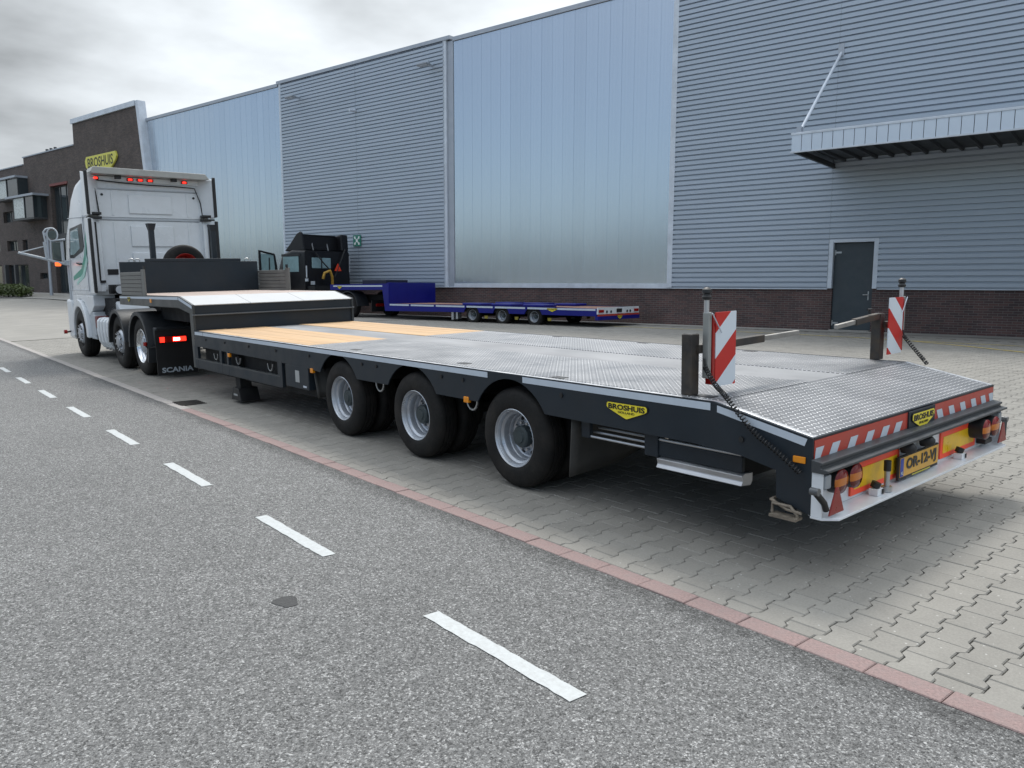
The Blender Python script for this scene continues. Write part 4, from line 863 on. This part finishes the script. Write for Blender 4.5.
# back wall: pressed panels, seam rail, vent
for z0, z1 in ((1.42,2.80),(2.86,3.40)): MB().box(-1.0,1.0,15.325,15.352,z0,z1).build('back_panel', M_CAB, tk, bevel=.01)
MB().box(-1.02,1.02,15.31,15.352,2.805,2.85).build('back_seam', M_CABD, tk, bevel=.008); MB().box(-1.02,1.02,15.318,15.352,3.405,3.425).build('back_seam', M_CABD, tk)
for x0, x1, z0, z1 in ((-.42,.42,2.94,3.32),(-.42,.42,2.28,2.70),(-.42,.42,1.7,2.16)):
    MB().box(x0,x1,15.300,15.326,z0,z1).build('pressed_field', M_CAB, tk, bevel=.02, seg=3)
for x in (-.72,.74): MB().box(x-.02,x+.02,15.314,15.326,1.45,2.78).build('pressed_rib', M_CAB, tk, bevel=.011); MB().box(x-.02,x+.02,15.314,15.326,2.9,3.38).build('pressed_rib', M_CAB, tk, bevel=.011)
MB().box(-.92,-.72,15.312,15.326,1.72,1.83).build('vent', M_BLK, tk)
for x in (-.9,.88): MB().cyl((x,15.322,3.3),1,.025,.02,10).build('plug', M_BLK, tk)
# roof lip, marker lamps, cable runs
MB().prism([(-1.14,3.70),(-1.08,3.80),(1.06,3.78),(1.14,3.68),(1.1,3.66),(-1.1,3.67)],1,15.02,15.45).build('roof_lip', mat('lip_grey',(.36,.36,.34),.55), tk, bevel=.01)
MB().box(-1.08,1.08,15.30,15.355,3.56,3.66).build('lamp_rail', M_CAB, tk, bevel=.01)
for x in (-1.0,-.36,-.17,.02,.70):
    l_ = MB().box(x-.065,x+.065,15.27,15.30,3.58,3.64).build('marker_lamp', M_REDL, tk, bevel=.012); MB().box(x-.035,x+.035,15.262,15.271,3.593,3.627).build('lit_bulb', GLOWR, l_)
MB().tube([(-.98,15.28,3.57),(-.5,15.29,3.54),(.0,15.28,3.52),(.5,15.29,3.52),(.9,15.28,3.5),(1.0,15.27,3.2),(1.03,15.27,2.9)], .012, 6).build('cable', M_BLK, tk, smooth=60)
MB().tube([(-1.05,15.28,3.55),(-1.02,15.26,3.3),(-.99,15.27,2.95)], .012, 6).build('cable', M_BLK, tk, smooth=60)
for x in (-.62,.45): MB().box(x-.05,x+.05,15.1,15.2,3.60,3.67).build('lip_bracket', M_BLK, tk)
# side extenders with rubber edge
for sx in (-1,1):
    for z0, z1, xo in ((2.88,3.74,1.235),(1.36,2.83,1.235)):
        e = MB().prism([(15.06,z0),(15.42,z0),(15.42,z1),(15.06,z1-(.06 if z1>3 else 0))],0,sx*(xo-.02),sx*xo).build('side_extender', M_CAB, tk, bevel=.006)
        MB().box(sx*(xo-.035),sx*(xo+.02),15.0,15.075,z0+.01,z1-.02).build('rubber_edge', M_BLK, e, bevel=.015)
        if sx > 0:
            for k in range(5):
                za = z0+(z1-z0)*k/5; MB().tube([(xo-.025,15.08,za+.05),(xo-.025,15.38,za+(z1-z0)/5)], .008, 5).build('stiffening_rib', M_CABD, e)
    for z in (2.84,2.92): MB().box(sx*.98,sx*1.23,15.12,15.3,z-.03,z+.02).build('extender_hinge', M_BLK, tk, bevel=.006)
    MB().box(sx*1.0,sx*1.16,15.2,15.34,1.38,2.78).build('rear_pillar', M_CAB, tk, bevel=.02); MB().tube([(sx*1.1,15.17,1.6),(sx*1.1,15.17,2.75)], .018, 8).build('pillar_hose', M_BLK, tk, smooth=40)
    MB().box(sx*1.0,sx*1.15,15.17,15.3,1.56,1.61).build('extender_hinge', M_BLK, tk)
    for z0, z1 in ((2.89,3.66),(1.40,2.82)):
        MB().prism([(sx*.95,15.345),(sx*1.20,15.07),(sx*1.215,15.08),(sx*.965,15.355)],2,z0,z1).build('extender_liner', M_CAB, tk)
# left and right side: window, door lines, decal, handles
M_GLT = mat('cab_glass', (.30,.40,.42), .08, 0, var=.1, spec=.9); M_TEAL = mat('decal_teal', (.06,.30,.22), .4); M_TEALL = mat('decal_mint', (.35,.60,.53), .4)
for sx in (-1,1):
    xx = sx*1.2265
    w_ = MB().prism([(15.75,2.75),(15.72,2.3),(15.85,2.2),(16.7,2.08),(17.1,2.1),(16.85,2.70)],0,xx,xx-sx*.01).build('door_window', mat('window_seal',(.02,.022,.024),.4), tk)
    MB().prism([(16.1,2.68),(16.08,2.26),(16.66,2.15),(16.98,2.16),(16.78,2.64)],0,xx+sx*.003,xx).build('pane', M_GLT, w_)
    for pts in ([(15.60,1.4),(15.60,2.9)],[(17.15,1.4),(17.05,2.3)],[(15.4,2.86),(16.95,2.92)],[(15.6,1.42),(17.3,1.42)]):
        MB().tube([(sx*1.226,a,b) for a,b in pts], .008, 5).build('door_gap', M_CABD, tk)
    MB().tube([(sx*1.24,16.0,1.95),(sx*1.26,16.1,1.95),(sx*1.26,16.3,1.97),(sx*1.24,16.38,1.97)], .018, 6).build('door_handle', M_BLK, tk, smooth=60)
    MB().prism([(15.42,2.45),(15.62,2.0),(16.0,1.72),(16.9,1.62),(16.9,1.70),(16.1,1.86),(15.75,2.12),(15.45,2.6)],0,xx+sx*.001,xx-sx*.004).build('decal', M_TEAL, tk)
    MB().prism([(15.5,2.0),(15.9,1.68),(16.6,1.52),(16.6,1.58),(16.0,1.76),(15.55,2.1)],0,xx+sx*.003,xx-sx*.003).build('decal', M_TEALL, tk)
    # front mudguard, steps
    arcp = lambda r, a0, a1, n=14: [(16.6+r*math.cos(math.radians(a0+(a1-a0)*k/n)), .5+r*math.sin(math.radians(a0+(a1-a0)*k/n))) for k in range(n+1)]
    MB().prism(arcp(.72,-8,185)+arcp(.57,185,-8),0,sx*1.265,sx*.85).build('front_mudguard', M_CAB, tk, bevel=.015, smooth=35)
    MB().prism([(15.42,1.31),(17.3,1.31),(17.3,1.1),(16.95,1.15),(16.6,1.235),(16.2,1.15),(15.85,.9),(15.6,1.0),(15.42,1.1)],0,sx*1.21,sx*.8).build('wing_panel', M_CAB, tk, bevel=.015)
    MB().box(sx*1.24,sx*.8,17.28,17.78,.35,1.21).build('bumper_corner', M_CAB, tk, bevel=.05); MB().box(sx*1.2,sx*.82,15.5,15.9,.42,.98).build('step_box', M_CABD, tk, bevel=.02)
    MB().box(sx*1.215,sx*.9,15.42,15.6,.5,.92).build('battery_box', M_CABD, tk, bevel=.02)
MB().box(-1.2,1.2,17.55,17.85,.32,1.2).build('front_bumper', M_CAB, tk, bevel=.05)
MB().tube([(-1.22,17.62,.50),(-1.32,17.66,.48)], .02, 8).build('corner_lamp_arm', M_BLK, tk); MB().cyl((-1.34,17.66,.49),0,.045,.06,12).build('corner_lamp', M_REDL, tk, smooth=40)
# ribbed side tank cover between front and middle wheel
for k in range(4):
    y = 14.98-k*.235; P = [(-1.235,.88),(-1.275,.82),(-1.285,.62),(-1.26,.42),(-1.19,.30),(-1.1,.28),(-1.1,.9)]
    MB().prism(P,1,y-.05,y+.05).build('side_skirt_rib', M_CAB, tk, bevel=.03, seg=3)
MB().box(-1.20,-.6,14.05,15.15,.34,.87).build('fuel_tank', M_UND, tk, bevel=.05); MB().box(1.2,.6,14.15,15.4,.36,.86).build('fuel_tank', M_CABD, tk, bevel=.05)
for k in range(3): MB().box(-1.19,-1.0,14.95-k*.235-.14,14.95-k*.235-.09,.27,.3).build('skirt_foot', M_ALU, tk)
MB().box(-1.22,-1.0,15.2,15.4,.66,.9).build('filler_box', mat('filler_red',(.14,.03,.03),.5), tk, bevel=.02)
MB().prism([(14.2,.88),(15.35,.88),(15.3,1.05),(14.6,1.2),(14.3,1.05)],0,-1.0,-.45).build('air_tank_cover', M_CABD, tk, bevel=.03)
# chassis
for sx in (-1,1): MB().box(sx*.44,sx*.36,11.5,17.5,.72,1.0).build('chassis_rail', M_UND, tk)
MB().box(-.5,.5,11.9,13.0,1.0,1.16).build('fifth_wheel', M_UND, tk, bevel=.02); MB().box(-1.0,1.0,14.6,17.4,.6,1.25).build('engine', M_UND, tk)
for y in (12.15,13.53,16.6): MB().cyl((0,y,.5),0,.09,2.0,14).build('axle', M_UND, tk)
# wheels: deep dish outer drive wheels, convex steering rims
TS = .5/.389
def dish(m):
    t_ = MB().lathe(tyre_prof, axis=0, seg=56, closed=True).mesh('tyre'); t_.transform(Matrix.Diagonal((1.35,TS,TS,1))); t_.shade_smooth(); t_.set_sharp_from_angle(angle=math.radians(50)); t_.materials.append(M_RUB); return t_
tyre_big = dish(None)
dw = place('drive_wheel', tyre_big, None, tk, (-1.25,12.15,.5))
r_ = MB().lathe([(a*1.3,b) for a,b in rim_prof], axis=0, seg=48).mesh('rim'); r_.transform(Matrix.Diagonal((1,TS,TS,1))); r_.shade_smooth(); r_.set_sharp_from_angle(angle=math.radians(35)); r_.materials.append(M_CHR); place('rim', r_, None, dw)
MB().lathe([(.12,.12),(.03,.12),(.02,.10),(.02,0)], axis=0, seg=24).build('hub', M_RIM, dw, smooth=35)
sw_ = place('steer_wheel', tyre_big, None, tk, (-1.25,16.6,.5))
MB().lathe([(.03,.298),(.012,.305),(.006,.314),(.02,.305),(.035,.285),(.07,.27),(.075,.235),(.03,.215),(.0,.19),(-.005,.165),(.02,.15),(.02,.12),(-.03,.11),(-.035,.08),(-.035,0)], axis=0, seg=48).build('rim', M_RIM, sw_, smooth=35)
for k in range(10): a = k*math.pi/5; MB().cyl((-.005,.165*math.cos(a),.165*math.sin(a)),0,.017,.05,6).build('wheel_nut', M_CHR, sw_)
for k in range(10): a = (k+.5)*math.pi/5; MB().cyl((.05,.235*math.cos(a),.235*math.sin(a)),(1,-.9*math.cos(a),-.9*math.sin(a)),.024,.03,10).build('hand_hole', M_BLK, sw_)
mw = copy_to(sw_, tk, (-1.25,13.53,.5), (.3,0,0))
copy_to(dw, tk, (1.25,12.15,.5), (0,0,math.pi)); copy_to(sw_, tk, (1.25,13.53,.5), (0,0,math.pi)); copy_to(sw_, tk, (1.25,16.6,.5), (0,0,math.pi))
for sx in (-1,1): place('inner_tyre', tyre_big, None, tk, (sx*.90,12.15,.5), (0,0,0 if sx < 0 else math.pi))
# rear mudguards, mud flap with lettering, lit tail lamp
for sx in (-1,1):
    for yc in (12.15,13.53):
        A = lambda r, a0, a1, n=14: [(yc+r*math.cos(math.radians(a0+(a1-a0)*k/n)), .5+r*math.sin(math.radians(a0+(a1-a0)*k/n))) for k in range(n+1)]
        a0, a1 = ((-5,205) if yc < 13 else (-5,178))
        MB().prism(A(.585,a0,a1)+A(.565,a1,a0),0,sx*1.285,sx*.62).build('mudguard', M_FEN, tk, smooth=35); MB().prism(A(.585,a0,a1)+A(.52,a1,a0),0,sx*1.30,sx*1.284).build('mudguard_lip', M_FEN, tk, smooth=35, bevel=.004)
    MB().box(sx*1.24,sx*.60,11.36,11.38,.06,.80).build('mud_flap', M_BLK, tk); MB().box(sx*1.22,sx*.60,11.39,11.55,.55,.84).build('lamp_carrier', M_FEN, tk, bevel=.02)
    l_ = MB().box(sx*1.19,sx*.75,11.325,11.358,.59,.69).build('tail_lamp', M_REDL, tk, bevel=.01)
    MB().box(sx*.98,sx*.77,11.318,11.324,.605,.68).build('lit_segment', GLOWR, l_); MB().box(sx*.97,sx*.87,11.312,11.317,.62,.665).build('lit_bulb', GLOWW, l_); MB().box(sx*1.18,sx*1.11,11.318,11.324,.60,.685).build('lit_segment', GLOWR, l_)
    MB().tube([(sx*1.2,11.5,.52),(sx*1.3,11.6,.50),(sx*1.33,11.62,.55)], .016, 6).build('corner_lamp_arm', M_BLK, tk, smooth=60); MB().cyl((sx*1.33,11.62,.57),2,.03,.06,10).build('corner_lamp', M_REDL, tk, smooth=40)
letters('SCANIA', .50, .085, mat('flap_print',(.45,.5,.55),.6), tk, (-.925,11.355,.14), (math.pi/2,0,0), .03)
MB().tube([(-.60,11.3,.55),(-.58,11.3,.98)], .02, 6).build('flap_stay', M_TRIM, tk)
MB().cyl((-.80,15.05,1.42),1,.10,.14,16).build('work_lamp', M_BLK, tk, smooth=40); MB().cyl((-.80,14.975,1.42),1,.085,.01,16).build('work_lamp_lens', MATS['lamp_glass'], tk); MB().box(-.95,-.68,15.1,15.25,1.34,1.52).build('lamp_bracket', M_BLK, tk)
# left mirror on tube arms
mi = MB().tube([(-1.20,17.3,1.95),(-1.42,17.4,2.02),(-1.75,17.4,2.12),(-2.12,17.4,2.22)], .028, 8).build('mirror_arm', M_CABD, tk, smooth=60)
MB().tube([(-1.24,17.3,2.5),(-1.5,17.4,2.47),(-1.52,17.4,2.05)], .022, 8).build('arm_tube', M_CABD, mi, smooth=60)
MB().tube([(-1.60,17.4,2.10),(-1.62,17.4,2.45)], .03, 8).build('arm_tube', M_CABD, mi); MB().tube([(-2.1,17.4,2.22),(-1.6,17.4,2.36)], .012, 6).build('arm_tube', M_CABD, mi)
MB().box(-1.49,-1.30,17.38,17.48,2.06,2.45).build('mirror_glass', mat('mirror_face',(.10,.12,.12),.1,.3), mi, bevel=.02)
MB().tube([(-1.30,17.37,2.05),(-1.30,17.37,2.46)], .03, 8).build('arm_tube', M_CABD, mi); MB().tube([(-1.20,17.36,1.2),(-1.20,17.36,2.05)], .045, 8).build('arm_tube', M_CABD, mi)
MB().tube([(-1.46+.1*math.cos(t),17.4,2.60+.14*math.sin(t)) for t in np.linspace(0,2*math.pi,18)[:-1]], .018, 6, closed=True).build('round_mirror_rim', M_CABD, mi, smooth=60)
MB().cyl((-1.46,17.41,2.60),1,.09,.03,18).build('round_mirror', MATS['mirror_face'], mi, smooth=40); MB().tube([(-1.6,17.4,2.45),(-1.62,17.4,2.66),(-1.57,17.4,2.72),(-1.46,17.4,2.745)], .018, 6).build('arm_tube', M_CABD, mi, smooth=60)
MB().box(-1.46,-1.35,17.36,17.42,1.93,2.01).build('indicator', glow('lit_orange',(.9,.12,.02),1.2), mi, bevel=.015)
MB().box(-1.3,-1.2,17.3,17.55,1.98,2.05).build('arm_foot', M_CABD, mi, bevel=.01); MB().box(1.25,1.5,17.3,17.45,1.9,2.5).build('far_mirror', M_BLK, tk, bevel=.03)
for ch in tk.children: ch.location.y -= 14
tk.location = (XC + 0, YR+14, SL*(XC-XK2))
# ------------------------------------------------------------------ blue low loader and black truck by the hall (local: x towards the hall, y along it)
BL = thing('blue_low_loader', 'blue three axle low loader with timber deck parked along the hall', 'trailer', (*B(13.0,-1.92,0)[:2], .20), (0,0,BY))
M_BLUE = mat('blue_paint', (.004,.007,.17), .4, var=.08, scale=2, spec=.35); M_DECK2 = wood_mat('blue_deck_wood', (.36,.20,.14))
HWB = 1.28; ZBD = .64; AXB = (2.47,3.84,5.18)
for sx in (-1,1):
    P = [(0,ZBD),(0,.40),(.8,.40)]
    for yc in AXB: P += arc(yc,.37,.30,.40)
    P += [(9.4,.36),(9.4,ZBD)]
    MB().prism(P,0,sx*HWB,sx*(HWB-.03)).build('side_rail', M_BLUE, BL)
    for y0, y1 in ((.05,1.5),(1.6,2.7),(2.8,4.1),(4.2,5.4),(5.5,6.9),(7.0,8.2),(8.3,9.35)): MB().add([(sx*(HWB+.003),y0,ZBD-.01),(sx*(HWB+.003),y1,ZBD-.01),(sx*(HWB+.003),y1,ZBD-.07),(sx*(HWB+.003),y0,ZBD-.07)],[(0,1,2,3)]).build('reflective_strip', M_REFL, BL)
    for yc in AXB:
        MB().box(sx*(HWB-.02),sx*.55,yc-.45,yc+.45,ZBD+.002,ZBD+.09).build('wheel_cover', M_BLUE, BL, bevel=.03)
        w_ = place('wheel', wp.data, None, BL, (sx*(HWB-.06),yc,.315), (0,0,0 if sx<0 else math.pi)); w_.scale = (1,.81,.81)
        for c_ in wp.children:
            if c_.name.split('.')[0] in ('rim','hub'): k = c_.copy(); COL.objects.link(k); k.parent = w_
        MB().prism([(yc-.64,.20),(yc-.52,.20),(yc-.50,.30),(yc-.66,.30)],0,sx*1.16,sx*1.14).build('lashing_hook', mat('hook_yellow',(.35,.28,.04),.5), BL)
    MB().prism([(9.4,.36),(9.4,1.44),(9.6,1.40),(12.9,1.36),(12.9,1.14),(9.75,1.16),(9.62,.36)],0,sx*HWB,sx*(HWB-.05)).build('gooseneck_side', M_BLUE, BL)
    MB().add([(sx*(HWB+.003),9.75,1.34),(sx*(HWB+.003),12.7,1.32),(sx*(HWB+.003),12.7,1.27),(sx*(HWB+.003),9.75,1.28)],[(0,1,2,3)]).build('reflective_strip', M_REFL, BL)
for k in range(6): x = -1.22+k*.41; MB().box(x,x+.40,.02,9.38,ZBD-.06,ZBD-.004).build('plank', M_DECK2, BL)
MB().box(-1.2,1.2,.05,9.3,.42,ZBD-.065).build('deck_frame', M_UND, BL)
MB().box(-HWB+.05,HWB-.05,9.38,9.46,ZBD-.1,1.44).build('bulkhead', M_BLUE, BL, bevel=.01); MB().box(-HWB+.05,HWB-.05,9.47,12.9,1.18,1.36).build('neck_frame', M_BLUE, BL)
MB().box(-.6,.6,10.3,11.7,1.365,1.55).build('deck_box', mat('navy_box',(.01,.012,.03),.5), BL, bevel=.01)
bu = MB().box(-HWB,HWB,-.03,.0,.46,ZBD+.03).build('rear_board', M_WHT, BL)
MB().box(-HWB,HWB,-.05,-.031,.40,.455).build('rear_strip', M_REDR, BL); MB().box(-HWB,HWB,-.06,.06,.28,.395).build('rear_bumper', M_BLUE, BL)
for sx in (-1,1): MB().box(sx*1.22,sx*.95,-.06,-.031,.51,.6).build('tail_lamp', M_REDL, BL, bevel=.01)
MB().box(-.16,.16,-.045,-.031,.5,.62).build('number_plate', M_BLK, BL)
for x in (-.75,-.5,.5,.7): MB().cyl((x,-.035,.53),1,.045,.02,12).build('coupling', M_BLK, BL)
badge(BL,(0,-.064,.345),.16,.12,(0,0,0)); badge(BL,(-HWB-.006,1.7,.56),.2,.12,(0,0,-math.pi/2)); badge(BL,(-HWB-.006,12.3,1.24),.14,.12,(0,0,-math.pi/2))
for y in AXB: MB().cyl((0,y,.31),0,.06,2.2,10).build('axle', M_UND, BL)
MB().box(-1.2,-1.0,6.1,6.2,.12,.45).box(-1.2,-1.0,5.9,5.98,.15,.45).build('support_leg', M_ALU, BL)
# black tractor truck
KT = thing('parked_truck', 'black tractor truck with its driver door open in front of the blue trailer', 'truck', (*B(13.0,-1.92,0)[:2], .20), (0,0,BY))
M_KB = mat('black_cab', (.006,.006,.008), .42, var=.1, spec=.35)
loft([(14.1,rrect(1.2,.95,2.80,.12)),(15.0,rrect(1.22,.9,2.85,.15)),(15.7,rrect(1.2,.9,2.7,.2)),(16.0,rrect(1.15,.9,2.2,.2))],'cab',M_KB,KT)
MB().prism([(14.05,2.8),(15.6,2.8),(15.2,3.15),(14.75,3.45),(14.1,3.55)],0,.75,1.15).build('spoiler_fin', M_KB, KT, bevel=.06); MB().prism([(14.25,2.8),(15.6,2.8),(15.2,3.1),(14.75,3.5),(14.5,3.6),(14.4,3.55)],0,-1.12,-1.02).build('spoiler_fin', M_KB, KT, bevel=.03)
MB().prism([(15.6,2.8),(15.2,3.1),(14.75,3.42),(14.5,3.5),(14.5,3.44),(15.1,3.0),(15.5,2.78)],0,-1.05,.8).build('roof_spoiler', M_KB, KT, bevel=.01)
for x in (-.55,.25): MB().tube([(x,14.35,2.82),(x-.03,14.5,3.42)], .03, 8).build('spoiler_stay', M_ALUD, KT, smooth=40)
MB().box(-1.1,1.0,14.4,14.44,2.85,3.42).build('spoiler_back', M_KB, KT)
bw = MB().box(-.85,.15,14.06,14.1,2.05,2.5).build('rear_window', mat('pale_glass',(.20,.30,.32),.15,spec=.8), KT, bevel=.03); MB().box(-.38,-.33,14.05,14.062,2.05,2.5).build('window_bar', M_BLK, bw)
MB().box(-1.225,-1.215,14.5,15.6,1.9,2.55).build('side_window', MATS['pale_glass'], KT); MB().box(-1.23,-1.21,14.4,15.7,2.56,2.66).build('window_frame', M_BLK, KT)
# open door, frame with glass
dd = MB().prism([(-2.35,1.1),(-1.30,1.1),(-1.30,1.9),(-1.42,1.9),(-1.44,2.75),(-2.25,2.85),(-2.25,1.9),(-2.35,1.9)],1,15.72,15.78).build('open_door', M_KB, KT)
dd.data = MB().box(-2.32,-1.30,15.72,15.78,1.05,1.88).prism([(-2.32,1.885),(-2.22,1.885),(-2.24,2.72),(-2.32,2.8)],1,15.72,15.78).prism([(-1.52,1.885),(-1.40,1.885),(-1.52,2.62),(-1.60,2.60)],1,15.72,15.78).prism([(-2.32,2.805),(-2.24,2.725),(-1.60,2.605),(-1.52,2.63),(-1.56,2.68)],1,15.72,15.78).mesh('open_door'); dd.data.materials.append(M_KB)
MB().box(-2.23,-1.55,15.74,15.75,1.89,2.66).build('door_glass', MATS['pale_glass'], dd); MB().box(-1.85,-1.81,15.70,15.722,1.89,2.5).build('door_bar', M_BLK, dd)
MB().prism([(.28,1.95),(.66,1.95),(.47,2.28)],1,13.98,14.0).build('warning_triangle', mat('triangle_orange',(.75,.05,.01),.4), KT)
MB().tube([(.3,14.0,1.7),(.9,14.0,2.9)], .03, 6).build('side_deflector_stay', M_BLK, KT)
MB().tube([(1.12,14.0,1.9),(1.12,14.0,2.6)], .02, 6).build('handrail', M_ALU, KT, smooth=40)
MB().tube([(-.5,13.8,1.6),(-.45,13.75,1.85),(-.2,13.7,1.95),(-.05,13.75,1.7),(0,13.8,1.3)], .06, 8).build('yellow_hose', mat('hose_yellow',(.42,.24,.03),.5,var=.3,scale=10), KT, smooth=60)
MB().tube([(-.7,14.0,2.7),(-.4,13.9,2.3),(-.1,13.85,2.0)], .03, 8).build('air_line', M_BLK, KT, smooth=60)
MB().box(-1.1,1.1,13.6,14.2,.9,1.3).build('chassis_top', M_UND, KT); MB().box(-.45,.45,9.9,16,.62,.95).build('chassis', M_UND, KT)
MB().cyl((-1.18,14.02,1.55),2,.07,.12,12).cyl((-1.18,14.02,1.9),2,.03,.5,8).build('exhaust_stub', M_CABD, KT, smooth=40)
MB().box(-1.0,-.85,13.9,14.0,1.35,1.5).build('rear_lamp', M_CABD, KT)
tb_ = tyre_big
for y in (11.3,15.4):
    for sx in (-1,1):
        w_ = place('wheel', tb_, None, KT, (sx*1.24,y,.5), (0,0,0 if sx<0 else math.pi)); place('rim', r_, None, w_)
for sx in (-1,1):
    A = lambda r, a0, a1, n=12: [(11.3+r*math.cos(math.radians(a0+(a1-a0)*k/n)), .5+r*math.sin(math.radians(a0+(a1-a0)*k/n))) for k in range(n+1)]
    MB().prism(A(.60,0,180)+A(.57,180,0),0,sx*1.27,sx*.65).build('mudguard', M_FEN, KT, smooth=35)
MB().box(-.9,-.4,9.98,10.02,.5,.62).build('tail_lamp', M_REDL, KT, bevel=.01); MB().box(.4,.9,9.98,10.02,.5,.62).build('tail_lamp', M_REDL, KT, bevel=.01); MB().box(-1.1,1.1,10.03,10.06,.3,.75).build('rear_frame', M_UND, KT)
for o_ in (BL,): pass
for ch in KT.children: ch.location.y -= 13
KT.location = (*B(26.55,-1.92,0)[:2], .20)
# ------------------------------------------------------------------ hedge, lamp post and terrace in front of the office
wall_strip('terrace', 46, 80, -4.5, -.98, .03, MATS['concrete'])
def leafy(name, label, cat, s0, s1, d0, d1, z0, z1, n, seed, col):
    r = random.Random(seed); t = thing(name, label, cat, (0,0,0))
    mb = MB()
    for _ in range(n):
        s, d, z = r.uniform(s0,s1), r.uniform(d0,d1), z0+(z1-z0)*r.random()**.6
        z += .12*math.sin(s*2.1)*((z-z0)/(z1-z0))
        c = B(s, d, z); u = Vector((r.gauss(0,1),r.gauss(0,1),r.gauss(0,1))).normalized(); w = u.orthogonal().normalized(); a = r.uniform(.06,.12)
        mb.add([c-u*a, c+w*a*.5, c+u*a, c-w*a*.5], [(0,1,2,3)])
    stuff(mb.build('foliage', mat('leaf_green', col, .6, var=.45, scale=3), t))
    for k in range(6): s = s0+(s1-s0)*(k+.5)/6; b_ = B(s,(d0+d1)/2,z0); MB().tube([(b_.x,b_.y,b_.z-.2),(b_.x,b_.y,z1-.15)], .03, 6).build('stem', mat('bark',(.05,.035,.025),.9), t)
    return t
leafy('hedge', 'low clipped green hedge at the foot of the brick office', 'hedge', 55.6, 68, -4.3, -3.4, .75, 1.42, 7500, 5, (.06,.085,.02))
lp = thing('lamp_post', 'slim grey lamp post standing before the office entrance', 'lamp post', (*B(55.3,-2.5,0)[:2], apron_z(*B(55.3,-2.5,0)[:2])), (0,0,BROT))
MB().cyl((0,0,1.9),2,.10,3.9,12,.08).build('pole', M_COPING, lp, smooth=40); MB().cyl((0,0,3.9),2,.16,.22,14).build('lamp_head', M_COPING, lp, smooth=40)
# ------------------------------------------------------------------ belt of trees across the road (mirrored in the hall's panels)
r = random.Random(11); mb = MB()
for k in range(46):
    ty = -30 + k*4.2 + r.uniform(-1.2,1.2); tx = -42 + r.uniform(-4,4); hgt = r.uniform(5.5,9); rad = r.uniform(2.2,3.4)
    for _ in range(230):
        u = Vector((r.gauss(0,1), r.gauss(0,1), r.gauss(0,.9))).normalized()*r.random()**.4
        c = Vector((tx+u.x*rad, ty+u.y*rad, max(.2, hgt*.52+u.z*hgt*.5))); a = r.uniform(.35,.75); n_ = Vector((r.gauss(0,1),r.gauss(0,1),r.gauss(0,1))).normalized(); w = n_.orthogonal().normalized()
        mb.add([c-n_*a, c+w*a*.6, c+n_*a, c-w*a*.6], [(0,1,2,3)])
o = stuff(mb.build('tree_belt', mat('belt_leaves', (.055,.075,.03), .7, var=.5, scale=.6))); tag(o, 'mass of green trees far across the road, facing the hall', 'trees')
